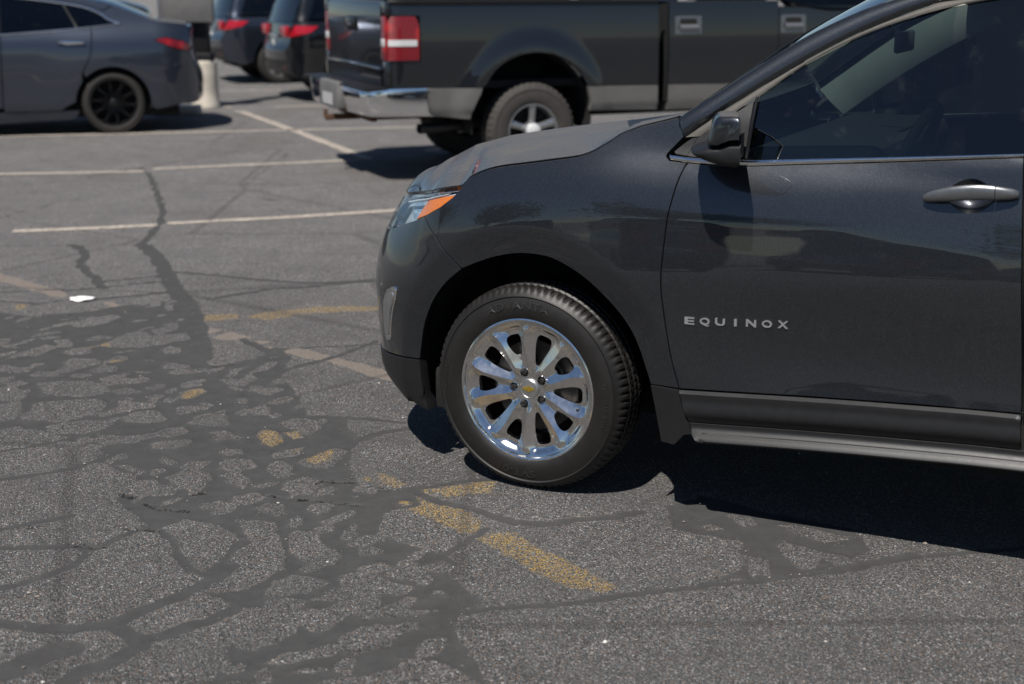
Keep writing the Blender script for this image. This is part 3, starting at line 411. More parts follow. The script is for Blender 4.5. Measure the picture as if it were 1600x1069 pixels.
def build_ground():
    xs = np.arange(-3.2, 3.2001, .0115)
    ys = [1.9]
    while ys[-1] < 14: ys.append(ys[-1]+.011*max(1., (ys[-1]/3.6)**1.5))
    ys = np.array(ys); X, Y = np.meshgrid(xs, ys); 
    X = X*(1+np.clip((Y-4)/6.5, 0, 2))                    # widen with distance
    Q = np.stack([X.ravel(), Y.ravel()], 1)
    Q0 = Q; k1 = np.clip(Q[:, 1]/5, .8, 2.2)             # wander of every edge, metres
    wv = lambda a, b, c, d: np.sin(a*Q0[:, 0]+b*Q0[:, 1]+c)*np.sin(b*.7*Q0[:, 0]-a*.8*Q0[:, 1]+d)
    Q = Q+np.stack([.006*k1*(wv(23, 9, .3, 1.1)+.7*wv(51, 33, 2., .4)+.5*wv(97, 71, .9, 2.2)), .006*k1*(wv(19, 13, 1.7, .2)+.7*wv(47, 39, .5, 2.9)+.5*wv(101, 63, 1.4, .6))], 1)
    def poly(P, pad=.15):
        P = np.asarray(P); d = np.full(len(Q), -pad); k = (Q[:, 0] > P[:, 0].min()-pad) & (Q[:, 0] < P[:, 0].max()+pad) & (Q[:, 1] > P[:, 1].min()-pad) & (Q[:, 1] < P[:, 1].max()+pad)
        q = Q[k]; s = segdist(P, q); d[k] = np.clip(np.where(inside(P, q), s, -s), -pad, pad); return d
    def line(P, wd, pad=.15):
        P = np.asarray(P); d = np.full(len(Q), -pad); k = (Q[:, 0] > P[:, 0].min()-pad-wd) & (Q[:, 0] < P[:, 0].max()+pad+wd) & (Q[:, 1] > P[:, 1].min()-pad-wd) & (Q[:, 1] < P[:, 1].max()+pad+wd)
        d[k] = np.clip(wd/2-segdist(P, Q[k], False), -pad, pad); return d
    small = []; rg = np.random.default_rng(3); A = np.array(G_MASS[0])
    while len(small) < 150:                                # slivers of bare stone showing through the sealer
        c = rg.uniform(A.min(0), A.max(0)); 
        if not inside(A, c[None])[0]: continue
        a, b, th = rg.uniform(.018, .06), rg.uniform(.008, .028), rg.normal(.25, .35); t = np.linspace(0, 2*math.pi, 8, endpoint=False); k = rg.uniform(.6, 1.25, 8)
        small.append([(c[0]+a*k_*math.cos(u)*math.cos(th)-b*k_*math.sin(u)*math.sin(th), c[1]+2.0*(a*k_*math.cos(u)*math.sin(th)+b*k_*math.sin(u)*math.cos(th))) for u, k_ in zip(t, k)])
    mass = np.maximum.reduce([poly(p) for p in G_MASS]); isl = np.maximum.reduce([poly(p) for p in G_ISL]+[poly(p, .06) for p in small])
    seal = np.maximum(np.minimum(mass, -isl-.003), np.maximum.reduce([line(p, wd) for wd, p in G_BAND]))
    crack = np.maximum.reduce([line(p, .004) for p in G_CRACK]); tan = np.maximum.reduce([poly(p) for p in G_TAN]); yel = np.maximum.reduce([poly(p) for p in G_YEL])
    Z = -.0025*sst(-.01, .02, seal)-.010*sst(-.01, .006, crack)+.004*np.sin(Q[:, 0]*1.7+.6)*np.sin(Q[:, 1]*1.1)*sst(1.9, 2.4, Q[:, 1])*0
    V = np.stack([Q0[:, 0], Q0[:, 1], Z], 1); n, m = len(ys), len(xs); mb = MB(); mb.V = [tuple(v) for v in V]
    idx = np.arange(n*m).reshape(n, m); F = np.stack([idx[:-1, :-1], idx[:-1, 1:], idx[1:, 1:], idx[1:, :-1]], -1).reshape(-1, 4)
    faces = [tuple(f) for f in F.tolist()]
    # the rest of the lot, joined to the fine sheet's border
    o = len(mb.V); R = 900.
    mb.V += [(-R, -R, 0), (R, -R, 0), (R, R, 0), (-R, R, 0)]
    bot = list(range(0, m)); right = [i*m+m-1 for i in range(n)]; top = [(n-1)*m+j for j in range(m)]; left = [i*m for i in range(n)]
    faces += [tuple([o, o+1]+bot[::-1]), tuple([o+1, o+2]+right[::-1]), tuple([o+2, o+3]+top), tuple([o+3, o]+left)]
    g = obj('parking_lot', mb.V, faces, ground_material(), None, False); g['kind'] = 'structure'
    for nm, a in (('seal', seal), ('crack', crack), ('tan', tan), ('yellow', yel)):
        A = g.data.attributes.new(nm, 'FLOAT', 'POINT'); A.data.foreach_set('value', np.concatenate([a, np.full(4, -.15)]).astype(np.float32))
    # stall lines, a sheet of worn paint each
    pm, N, b = new_mat('worn_stall_paint'); pos = N.add('ShaderNodeNewGeometry').outputs['Position']
    N.l.new(N.ramp(N.noise(6., 5, .7, pos), [(.3, (.34, .295, .25)), (.7, (.48, .42, .36))]), b.inputs['Base Color']); b.inputs['Roughness'].default_value = .85
    N.set(b.inputs['Alpha'], N.math('MULTIPLY', N.sstep(.38, .50, N.noise(38., 6, .75, pos)), N.sstep(.30, .42, N.noise(4., 5, .7, pos))))
    for wd, P in G_LINES:
        P = np.array(P); wd = min(wd, .115); L = np.concatenate([[0], np.cumsum(np.hypot(*np.diff(P, axis=0).T))]); u = np.linspace(0, L[-1], 24); c = np.stack([np.interp(u, L, P[:, 0]), np.interp(u, L, P[:, 1])], 1)
        d = np.gradient(c, axis=0); d /= np.hypot(*d.T)[:, None]; nn = np.stack([-d[:, 1], d[:, 0]], 1)*(wd/2+RNG.normal(0, .004, len(c)))[:, None]
        z = np.full((len(c), 1), .004); obj('painted_line', np.vstack([np.hstack([c+nn, z]), np.hstack([c-nn, z])]), [(i, i+24, i+25, i+1) for i in range(23)], pm, g, False)
    return g
LOT = build_ground()
# flattened paper cup lid / scrap on the pavement
def litter():
    n, m = 22, 5; P = []
    for i in range(n):
        t = 2*math.pi*i/n; r = 1+.10*math.sin(3*t+.5)+.05*math.sin(7*t)
        P.append([(.064*k*r*math.cos(t), .060*k*r*math.sin(t), .004+.005*(1-k*k)+.003*math.sin(5*t+6*k)*k) for k in np.linspace(.02, 1, m)])
    mb = MB().grid(P, cn=True); mb.F.append(tuple(i*m for i in range(n)))
    o = mb.build('paper_scrap', 'paper', None, loc=(-2.308, 7.434, .004)); md = o.modifiers.new('t', 'SOLIDIFY'); md.thickness = .002
    tag(o, 'small flattened white paper scrap lying on the cracked asphalt at left', 'litter')
litter()
def gravel():                                            # loose grit left on the surface
    g = np.random.default_rng(5); mb = MB()
    for _ in range(420):
        y = g.uniform(2.6, 8.5); x = g.uniform(-.42*y, .40*y); s = g.uniform(.0022, .0055)*(1.6 if g.random() < .08 else 1); R = np.array([(1, 0, 0), (-1, 0, 0), (0, 1, 0), (0, -1, 0), (0, 0, .8), (0, 0, -.6)])*s*g.uniform(.6, 1.3, (6, 3)); a = g.uniform(0, 6.3)
        R = R @ np.array([(math.cos(a), math.sin(a), 0), (-math.sin(a), math.cos(a), 0), (0, 0, 1)]); mb.add(R+[x, y, s*.4], [(0, 2, 4), (2, 1, 4), (1, 3, 4), (3, 0, 4), (2, 0, 5), (1, 2, 5), (3, 1, 5), (0, 3, 5)])
    m, N, b = new_mat('loose_grit'); N.l.new(N.ramp(N.add('ShaderNodeNewGeometry').outputs['Random Per Island'], [(0, (.07, .065, .06)), (.5, (.22, .19, .16)), (.8, (.36, .33, .30)), (1, (.72, .70, .66))]), b.inputs['Base Color']); b.inputs['Roughness'].default_value = .9
    o = mb.build('gravel', m, None, smooth=False, sharp=None); tag(o, 'loose pale grit scattered over the patched asphalt', 'gravel', kind='stuff')
gravel()
# ---------------------------------------------------------------- wheels (axle along y, outer face at y = 0, centre at origin)
def tyre_mesh(R, Ri, wd, blocks=86, sub=5, depth=.006):
    """tread with real grooves and shoulder blocks; returns vertex grid"""
    k = (R-Ri); prof = []                               # (radius, y, groove flag)
    side = [(-.045, .030), (-.02, .014), (.06, .006), (.22, .001), (.40, 0), (.56, .004), (.66, .0075), (.70, .0045), (.74, .0105), (.83, .018)]
    for a, y in side: prof.append((Ri+a*k, y, 0))
    sh = [(.905, .026, 2), (.95, .034, 2), (.975, .042, 2), (.988, .052, 2)]
    for a, y, g in sh: prof.append((Ri+a*k, y, g))
    ys = np.linspace(.058, wd-.058, 25)
    for i, y in enumerate(ys):
        c = (y-wd/2)/(wd/2); g = 1 if i in (0, 1, 8, 9, 15, 16, 23, 24) else 3
        prof.append((R-.004*c*c, y, g))
    for a, y, g in sh[::-1]: prof.append((Ri+a*k, wd-y, g))
    for a, y in side[::-1]: prof.append((Ri+a*k, wd-y, 0))
    n = blocks*sub; P = np.zeros((n, len(prof), 3))
    for i in range(n):
        t = 2*math.pi*i/n
        for j, (r, y, g) in enumerate(prof):
            ph = (i+ (2 if (j // 6) % 2 else 0)) % sub
            if g == 1: r -= depth
            elif g == 2 and i % sub in (0, 1): r -= depth*.9; 
            elif g == 3 and ph == 0: r -= depth*.5
            P[i, j] = (r*math.cos(t), y, r*math.sin(t))
    return P
def warp_text(txt, size, r0, ang, yf, sx=1.15, spread=1.0):
    """raised lettering bent round the sidewall, reading clockwise seen from outside"""
    V, F = text_mesh(txt, size, .5, size*.012); V = V.copy(); V[:, 0] *= sx; w = V[:, 0].max(); u = (V[:, 0]-w/2)*spread
    r = r0+V[:, 1]; t = ang-u/r0
    y = yf(r)-np.where(V[:, 2] > 0, .0021, -.001)
    return np.stack([r*np.cos(t), y, r*np.sin(t)], 1), F
def chrome_wheel(root_parent, name='wheel'):
    w = bpy.data.objects.new(name, None); COL.objects.link(w); w.parent = root_parent; w.empty_display_size = .1
    R, Ri, wd = .354, .240, .225
    P = tyre_mesh(R, Ri, wd); ty = MB().grid(P, cn=True).build('tyre', 'rubber', w, sharp=32)
    yf = lambda r: np.interp((r-Ri)/(R-Ri), [-.045, -.02, .06, .22, .40, .56, .66], [.030, .014, .006, .001, 0, .004, .0075])
    return w, ty, yf
def lettering(w, yf):
    for txt, sz, r0, a, sx, sp in (('ADVANTA', .036, .279, 96, 1.2, 1.1), ('SVT-01', .036, .279, -96, 1.2, 1.1), ('ECOSAFE', .0165, .297, 178, 1.2, 1.05), ('225/65R17  100T', .0185, .287, -3, 1.15, 1.02)):
        V, F = warp_text(txt, sz, r0, math.radians(a), yf, sx, sp); obj('tyre_lettering', V, F, 'letter', w, False)
def alloy_rim(w):
    # rim flange and barrel
    MB().lathe_y([(.2465, .022), (.2475, .014), (.2455, .0075), (.2405, .0055), (.2355, .0075), (.2325, .013), (.2305, .024), (.224, .030), (.219, .040), (.214, .075), (.200, .16), (.2, .19)], 120).build('rim_flange', 'wheel', w, sharp=25)
    sp_a = [math.radians(108+36+72*k+sg*18.2) for k in range(5) for sg in (-1, 1)]
    y0 = lut([0, .03, .06, .09, .13, .17, .205, .222, .232, .25], [.036, .036, .034, .031, .025, .0195, .0175, .0165, .0125, .012])
    def face(u, v):
        u = np.asarray(u, float); v = np.asarray(v, float); r = np.hypot(u, v); a = np.arctan2(v, u); d = np.full(r.shape, 9.)
        for i, s0 in enumerate(sp_a):
            off = (1 if i % 2 else -1)*.10*np.clip((r-.06)/.15, 0, 1)*np.sin(np.clip((r-.05)/.17, 0, 1)*math.pi)   # ridge wanders
            da = (a-s0-off+math.pi) % (2*math.pi)-math.pi; d = np.minimum(d, np.abs(da)*r)
        k = sst(.045, .085, r)*(1-sst(.205, .226, r))
        rr = d
        return np.stack([u, y0(r)+k*(-.0075+.60*np.minimum(rr, .034)), v], -1)
    ridges = []
    for i, s0 in enumerate(sp_a):
        L = []
        for r in np.linspace(.085, .212, 26):
            a = s0+(1 if i % 2 else -1)*.10*min(1, max(0, (r-.06)/.15))*math.sin(min(1, max(0, (r-.05)/.17))*math.pi); L.append((r*math.cos(a), r*math.sin(a)))
        ridges.append(np.array(L))
    holes = []
    for k in range(5):
        for c0, r0, r1, half in ((108+72*k, .120, .190, 17.8), (108+36+72*k, .086, .196, 18.2)):
            c0 = math.radians(c0); ws = lut([.08, .10, .13, .16, .19, .2], [.0165, .0185, .0215, .0235, .026, .028]); L, Rr = [], []
            for r in np.r_[r0, r0+(r1-r0)*(.5-.5*np.cos(np.linspace(.12, math.pi-.12, 19))), r1]:
                e_ = min(1, (max(0, (r-r0)*(r1-r))/((r1-r0)**2/4))**.24) if r0 < r < r1 else 0
                h = max(.0015, (r*math.radians(half)-float(ws(r)))*e_); L.append((r, h))
            pts = [(r*math.cos(c0)-h*math.sin(c0), r*math.sin(c0)+h*math.cos(c0)) for r, h in L]+[(r*math.cos(c0)+h*math.sin(c0), r*math.sin(c0)-h*math.cos(c0)) for r, h in L[::-1]]
            holes.append(pts)
        a = math.radians(108+72*k); holes.append([(.0572*math.cos(a)+.0152*math.cos(t), .0572*math.sin(a)+.0152*math.sin(t)) for t in np.linspace(0, 2*math.pi, 18, endpoint=False)])
    circ = [(.2335*math.cos(t), .2335*math.sin(t)) for t in np.linspace(0, 2*math.pi, 120, endpoint=False)]
    panel('spokes', face, circ, 'wheel', w, .0052, gap=0, depth=.034, holes=holes, lines=ridges)
    for k in range(5):
        a = math.radians(108+72*k); x, z = .0572*math.cos(a), .0572*math.sin(a)
        # dark counterbore with a hex-capped nut
        nb = MB().lathe_y([(.0152, .030), (.0150, .052), (.0, .052)], 20, x, z).build('lug_pocket', 'wheel', w, sharp=40)
        nn = MB(); hexp = [(x+.0098*math.cos(math.pi/3*i+.3), z+.0098*math.sin(math.pi/3*i+.3)) for i in range(6)]
        rows = [[(px, y, pz) for px, pz in hexp] for y in (.052, .032)]+[[(x+(px-x)*.75, .0285, z+(pz-z)*.75) for px, pz in hexp]]
        nn.grid(np.array(rows), cm=True); o = len(nn.V); nn.F.append(tuple(range(o-6, o)))
        nn.build('lug_nut', 'steel', w, sharp=25)
    cp = MB().lathe_y([(.0345, .040), (.034, .031), (.031, .0285), (.0295, .0300), (.028, .0290), (0.0001, .0275)], 48).build('centre_cap', 'alloy', w, sharp=30)
    # gold cross-bar emblem
    e = [(-.0205, -.0055), (-.0085, -.0055), (-.0065, -.0095), (.0085, -.0095), (.0065, -.0035), (.0205, -.0035), (.0185, .0055), (.0085, .0055), (.0065, .0095), (-.0085, .0095), (-.0065, .0035), (-.0225, .0035)]
    n = len(e); V = [(px, y, pz) for y in (.0285, .0262) for px, pz in e]; F = [tuple(range(n, 2*n))]+[(i, (i+1) % n, n+(i+1) % n, n+i) for i in range(n)]
    obj('emblem', V, F, 'gold', w, False)
    br = MB().lathe_y([(.155, .095), (.155, .085), (.08, .085), (.075, .060), (.0, .060)], 48); br.build('brake_disc', 'steel', w)
    MB().box((.06, .07, -.09), (.165, .16, .05), .02).build('brake_caliper', 'steel', w)
    MB().tube([(.196, .045, -.05), (.188, .030, -.048), (.180, .020, -.046)], .0045, 8).build('tyre_valve', 'plastic', w)
    md = MB().lathe_y([(.20, .20), (.0, .20)], 32).build('wheel_back', 'under', w)
def plain_wheel(parent, R, Ri, wd, rimmat, spokes, rubber='rubber', name='wheel', swide=.03, split=False, hubr=.06):
    w = bpy.data.objects.new(name, None); COL.objects.link(w); w.parent = parent; w.empty_display_size = .1
    k = R-Ri
    P = tyre_mesh(R, Ri, wd, 44, 4, .009); MB().grid(P, cn=True).build('tyre', rubber, w, sharp=35)
    MB().lathe_y([(Ri*1.02, .024), (Ri*1.01, .008), (Ri*.965, .008), (Ri*.93, .028), (Ri*.88, .08), (Ri*.85, .19)], 56).build('rim', rimmat, w, sharp=30)
    mb = MB()
    for i in range(spokes):
        for d in ((-1, 1) if split else (0,)):
            a0 = 2*math.pi*(i+.25)/spokes; rows = []
            for t in np.linspace(0, 1, 7):
                r = hubr*.6+(Ri*.95-hubr*.6)*t; a = a0+d*t*(.42 if split else 0); hw = swide*np.interp(t, [0, .5, 1], [.9, .8, 1.1]); dz = np.interp(t, [0, .4, 1], [.045, .03, .026])
                ca, sa = math.cos(a), math.sin(a); pt = lambda u, y: (r*ca-sa*u, y, r*sa+ca*u)
                rows.append([pt(-hw, dz+.04), pt(-hw*.9, dz), pt(-hw*.3, dz-.007), pt(hw*.3, dz-.007), pt(hw*.9, dz), pt(hw, dz+.04)])
            mb.grid(np.array(rows))
    mb.lathe_y([(hubr, .07), (hubr*.95, .03), (hubr*.55, .018), (.0, .016)], 28); mb.build('spokes', rimmat, w, sharp=30)
    MB().lathe_y([(Ri*.86, .11), (.0, .10)], 28).build('brake_disc', 'under', w)
    return w
# places on the lot
SUV_O = (.0306, 4.5129, 0); TRK_O = (.188, 12.126, 0); SED_O = (-4.299, 15.524, 0); PST_O = (-3.99, 18.70, 0)
# ---------------------------------------------------------------- near sport utility vehicle
TH = math.radians(27)
SUV = empty('sport_utility_vehicle', SUV_O, -TH, 'dark grey metallic sport utility vehicle with polished alloy wheel, nose pointing left, nearest the camera', 'car')
W2 = 2*HW
MIR = Matrix.Translation((0, W2, 0)) @ Matrix.Diagonal((1, -1, 1, 1))
def shift(f, d): 
    def g(s, z):
        s = np.asarray(s, float); z = np.asarray(z, float); sh = s.shape; p = np.stack([s.ravel(), z.ravel()], 1)
        return (f(p[:, 0], p[:, 1])+fnorm(f, p)*d).reshape(sh+(3,))
    return g
def both(o): return o, clone(o, o.parent, MIR)
DF = [(.525,1.137),(.511,1.094),(.497,1.021),(.488,.956),(.482,.859),(.48,.794),(.485,.727),(.506,.606),(.524,.528),(.552,.442)]
ARCH_F = [(.446,.436),(.430,.479),(.394,.569),(.348,.639),(.280,.704),(.212,.756),(.143,.791),(.073,.812),(-.023,.813),(-.111,.795),(-.187,.768),(-.257,.737)]
ARCH_B = [(-.257,.737),(-.327,.679),(-.389,.604),(-.432,.517),(-.454,.43),(-.462,.389)]
def sm(c, n=6): return [tuple(p) for p in _spl(c, n)]
ARCH_F, ARCH_B, DFs = sm(ARCH_F, 5), sm(ARCH_B, 5), sm(DF, 4)
CUT = [(-.257,.737),(-.313,.785),(-.369,.838),(-.446,.894)]
LB = [(-.282,1.003),(-.309,.974),(-.366,.933),(-.444,.896),(-.533,.867),(-.69,.827),(-.743,.81)]
HE = [p for p in sm(HOOD_EDGE, 4)]
HS = [p for p in HE if p[0] > -.287]
TRIM = [(.447,.438),(.552,.441),(.953,.471),(1.274,.49),(1.567,.503)]
BB = [(.525,1.137),(.608,1.135),(.725,1.139),(1.1,1.171),(1.503,1.21)]
BPL = [(1.503,1.21),(1.529,.95),(1.55,.7),(1.567,.503)]
fender = HS + [(.477,1.262),(.482,1.24),(.502,1.214)] + sm([(.502,1.214),(.481,1.189),(.461,1.166),(.454,1.152),(.467,1.140)], 4) + DFs + ARCH_F + CUT + LB[3::-1]
FEND = both(panel('fender', S, fender, 'suv', SUV, .017, depth=.03))
bumper = CUT[::-1] + ARCH_B + [(-.563,.382),(-.684,.367),(-.81,.356),(-1.0,.352),(-1.477,.352),(-1.477,.60),(-1.06,.60),(-.985,.66),(-.955,.78),(-.90,.80),(-.80,.803)] + LB[:2:-1]
panel('front_bumper', S, bumper, 'suv', SUV, .017, depth=.03, join=W2)
KB = shift(S, .004)
panel('bumper_cladding', KB, [(-.462,.387),(-.563,.380),(-.684,.364),(-.81,.354),(-1.0,.350),(-1.477,.350),(-1.477,.285),(-1.0,.283),(-.80,.272),(-.66,.240),(-.52,.212),(-.440,.204),(-.449,.266)], 'plastic', SUV, .017, depth=.04, join=W2)
gr = panel('grille', shift(S, -.02), [(-1.477,.60),(-1.06,.60),(-.985,.66),(-.955,.78),(-.92,.80),(-.92,.88),(-1.477,.885)], 'gloss', SUV, .03, join=W2)
ribbon('grille_bar', shift(S, -.012), [(-1.47,.765),(-.97,.765)], [(-1.47,.735),(-.97,.735)], 'chrome', gr, .01, join=W2)
# head lamp: housing, lens, amber side marker, projector
LT = [(-.79,.925),(-.64,.944),(-.489,.963),(-.40,.980),(-.331,.995)]
lampo = LB + [(-.80,.806),(-.87,.81),(-.905,.83),(-.90,.895)] + LT
hl = panel('headlight', shift(S, -.032), lampo, 'reflector', SUV, .02, gap=.004, rim=False)
panel('lens', S, lampo, 'lens', hl, .016, gap=.003, depth=.02)
amb = sm([(-.530,.876),(-.507,.905),(-.475,.938),(-.427,.955),(-.300,.983)], 3)+[(-.365,.938),(-.444,.902)]
panel('amber_reflector', shift(S, -.009), amb, 'amber', hl, .014, gap=0, depth=.02)
ribbon('bezel', shift(S, -.014), [(-.86,.89),(-.74,.912),(-.69,.918)], [(-.86,.83),(-.76,.842),(-.71,.852)], 'gloss', hl, .004)
ribbon('light_guide', shift(S, -.010), [(-.72,.915),(-.60,.935),(-.48,.953),(-.33,.985)], [(-.72,.905),(-.60,.925),(-.487,.942),(-.34,.978)], 'whitelens', hl, .004)
ctr = S(-.62, .885)+np.array([.035, .03, 0])
bs = bmesh.new(); bmesh.ops.create_uvsphere(bs, u_segments=20, v_segments=12, radius=.034); bs.verts.ensure_lookup_table()
obj('projector', [np.array(v.co)+ctr for v in bs.verts], [[v.index for v in f.verts] for f in bs.faces], 'lens', hl); bs.free()
both(hl)
# vertical fog lamp in its chrome surround
fo = sm([(-.635,.613),(-.572,.632),(-.577,.590),(-.606,.535),(-.628,.48),(-.645,.425),(-.684,.424),(-.692,.47),(-.690,.52),(-.668,.575)], 3)
fl = panel('fog_lamp', shift(S, .005), fo, 'chrome', SUV, .014, gap=0, depth=.02)
c0 = np.array(fo).mean(0); panel('fog_lens', shift(S, .0085), [tuple(c0+(np.array(p)-c0)*.78) for p in fo], 'alloy', fl, .012, gap=0, depth=.01)
both(fl)
# hood
H = hood_surf(); hb = MB(); hb.grid(H); H2 = H.copy(); H2[..., 1] = W2-H2[..., 1]; hb.grid(H2, flip=True)
e0 = H[:, 0]; nrm = np.array([0, .0, -1.]); hb.grid(np.stack([e0, e0+np.array([.002, .004, -.004]), e0+np.array([.004, .012, -.020])], 1), flip=True)
e1 = H2[:, 0]; hb.grid(np.stack([e1, e1+np.array([.002, -.004, -.004]), e1+np.array([.004, -.012, -.020])], 1))
hood = obj('hood', hb.V, hb.F, 'suv', SUV, True, sharp=50)
bm = bmesh.new(); bm.from_mesh(hood.data); bmesh.ops.remove_doubles(bm, verts=bm.verts, dist=.0006); bmesh.ops.recalc_face_normals(bm, faces=bm.faces); bm.to_mesh(hood.data); bm.free()
# small dark splash below the hood's rear edge (cowl) and wiper
cow = np.stack([S(np.linspace(.30, .475, 8), np.linspace(1.205, 1.262, 8))+np.array([.02, .03, -.012]), np.stack([np.linspace(-.02, .25, 8), np.full(8, .92), np.full(8, 1.165)], 1)], 1)
mbc = MB().grid(cow); c2 = cow.copy(); c2[..., 1] = W2-c2[..., 1]; mbc.grid(c2, flip=True); mbc.build('cowl', 'plastic', SUV)
# front door and what belongs to it
hc, ha = (1.375, 1.098), (.072, .044)
cup = [(hc[0]+.058*math.cos(t)*(1+.12*math.cos(2*t)), hc[1]+.047*math.sin(t)) for t in np.linspace(0, 2*math.pi, 36, endpoint=False)]
door_o = BB + BPL[1:] + TRIM[:0:-1] + DFs[::-1][1:]
door = panel('door', S, door_o, 'suv', SUV, .016, depth=.02, holes=[cup])
rows = []
for k in np.linspace(1, .02, 9):
    q = np.array([(hc[0]+(u-hc[0])*k, hc[1]+(v-hc[1])*k) for u, v in cup]); rows.append(S(q[:, 0], q[:, 1])-fnorm(S, q)*(.001+.028*(1-k**2.5)))
MB().grid(np.array(rows), cm=True).build('handle_recess', 'suv', door)
hp = []                                                # pull handle, bowed bar with a separate lock cap
def bar(u0, u1, nm, n=22):
    R = []
    for t in np.linspace(0, 1, n):
        u = u0+(u1-u0)*t; T = (u-1.250)/(1.504-1.250); z = 1.083+.0255*T+.006*math.sin(math.pi*T); out = .012+.026*math.sin(math.pi*min(1, max(0, T)))**.6
        hz = .0215*(min(1, max(.0, math.sin(math.pi*min(1, max(0, .5+(T-.5)*.97))))))**.28; dp = .010
        c = S(u, z); nn = fnorm(S, np.array([[u, z]]))[0]
        R.append([c+nn*(out+dp*math.cos(a))+np.array([0, 0, hz*math.sin(a)]) for a in np.linspace(0, 2*math.pi, 14, endpoint=False)])
    m_ = MB().grid(np.array(R), cm=True); m_.F += [tuple(range(14))[::-1], tuple((n-1)*14+i for i in range(14))]
    return m_.build(nm, 'satin', door, sharp=50)
bar(1.250, 1.443, 'door_handle'); bar(1.4455, 1.504, 'lock_cap', 10)
for i, ch in enumerate('EQUINOX'):
    V, F = text_mesh(ch, 1., .5, .022); V = V-[V[:, 0].min(), V[:, 1].min(), 0]; V[:, :2] /= max(V[:, 1].max(), 1e-6)
    h = .0225; wd = {'I': .0085}.get(ch, .0315); u = .5785+i*.0487-wd/2+V[:, 0]/V[:, 0].max()*wd; z = .6515+i*.0032+V[:, 1]*h
    if ch == 'Q': z = .6515+i*.0032-.004+V[:, 1]*(h+.004)
    q = np.stack([u, z], 1); P = S(u, z)+fnorm(S, q)*np.where(V[:, 2:3] > 0, .0042, -.001); obj('badge_letter', P, F, 'badge', door, False)
# lower door cladding, rocker
TR = lut(*zip(*([(-.5,.43)]+TRIM+[(2.3,.52),(3.6,.53)])))
_kp = lut([-.05,0,.002,.008,.013,.034,.050,.064,.075,.088,.100,.112,.120,.128,.150,.156,.162,.175,.3], [0,0,.003,.0135,.0140,.0135,.0165,.0185,.0180,.0110,.0050,.0035,.0045,.009,.0300,.0315,.0305,.020,.0])
def KD(s, u):                                           # u = depth below the trim line
    s = np.asarray(s, float); u = np.asarray(u, float); z = TR(s)-u; sh = s.shape
    p = np.stack([s.ravel(), np.maximum(TR(s)-.02, 0).ravel()], 1); P = S(s, np.maximum(z, TR(s)-.02)); P[..., 2] = z
    P[..., 1] = P[..., 1]-_kp(u)+.010*sst(.13, .0, s-.50)*sst(.10, .16, u); return P
KDn = lambda s, u: KD(s, -u)
dc = panel('door_cladding', KDn, [(.552,-.0005),(1.567,-.0005),(1.575,-.104),(.588,-.104)], 'plastic', door, .008, gap=.002, depth=.012)
panel('rocker', KDn, sm([(.588,-.106),(.598,-.125),(.608,-.143),(.64,-.162),(.72,-.164),(1.0,-.163),(2.2,-.163)], 4)+[(2.25,-.106)], 'plastic', SUV, .009, gap=.001, depth=.03)
ml = panel('mud_flap', KB, [(.447,.436),(.551,.440),(.566,.39),(.590,.335),(.605,.300),(.575,.293),(.556,.270),(.543,.256),(.494,.257),(.472,.34)], 'plastic', SUV, .014, depth=.05)
both(ml)
# belt moulding: black lower band with a bright top strip
BT = [(.462,1.157),(.523,1.152),(.603,1.151),(.732,1.156),(1.1,1.186),(1.502,1.219)]
B2 = [(.470,1.142),(.525,1.138),(.608,1.136),(.725,1.140),(1.1,1.173),(1.503,1.211)]
ribbon('belt_moulding', S, BT, B2, 'chrome', SUV, .006, .002)
ribbon('belt_moulding', S, [(1.507,1.2195),(2.35,1.272)], [(1.508,1.2115),(2.35,1.264)], 'chrome', SUV, .006, .002)
# window surround
PI_ = [(.502,1.212),(.65,1.321),(.783,1.411),(.915,1.491),(1.045,1.557),(1.176,1.607),(1.235,1.624),(1.5,1.652),(2.0,1.662),(2.6,1.63),(3.05,1.55)]
PO_ = [(.477,1.268),(.571,1.335),(.704,1.43),(.836,1.517),(.969,1.584),(1.069,1.622),(1.2,1.660),(1.5,1.702),(2.0,1.717),(2.6,1.692),(3.15,1.60)]
GT = [(.716,1.338),(.851,1.438),(.983,1.512),(1.114,1.565),(1.245,1.604),(1.342,1.624),(1.47,1.640)]
pl = ribbon('roof_pillar', S, sm(PO_, 8), sm(PI_, 8), 'suv', SUV, .012, .002, m=11, n=140)
both(pl)
PIs = [(x+.0015, z-.002) for x, z in PI_]
fr = ribbon('window_frame', S, sm(PIs[:8], 8), sm([(.55,1.215),(.66,1.300)]+[(x-.002, z+.002) for x, z in GT], 8), 'mould', SUV, .004, -.004, m=7, n=120)
both(fr)
sp_ = panel('window_sail', shift(S, -.004), [(.508,1.199),(.60,1.258),(.66,1.297),(.704,1.329),(.702,1.160),(.60,1.153),(.53,1.155),(.478,1.160),(.472,1.168)], 'plastic', SUV, .016, gap=.002)
both(sp_)
ribbon('sail_seam', shift(S, -.004), [(.514,1.156),(.541,1.215)], [(.519,1.156),(.546,1.213)], 'under', SUV, .001, .0006, m=3, n=10)
ribbon('window_divider', S, [(.706,1.334),(.7015,1.158)], [(.717,1.338),(.7115,1.158)], 'gloss', SUV, .003, .000, m=5, n=20)
gl = panel('window_glass', shift(S, -.010), [(.710,1.150)]+[(x, z+.004) for x, z in GT]+[(1.49,1.64),(1.515,1.21),(1.1,1.175)], 'glass', SUV, .03, gap=0, rim=False)
gr_ = clone(gl, SUV, MIR); gr_.data = gl.data.copy(); gr_.data.materials[0] = M['dglass']
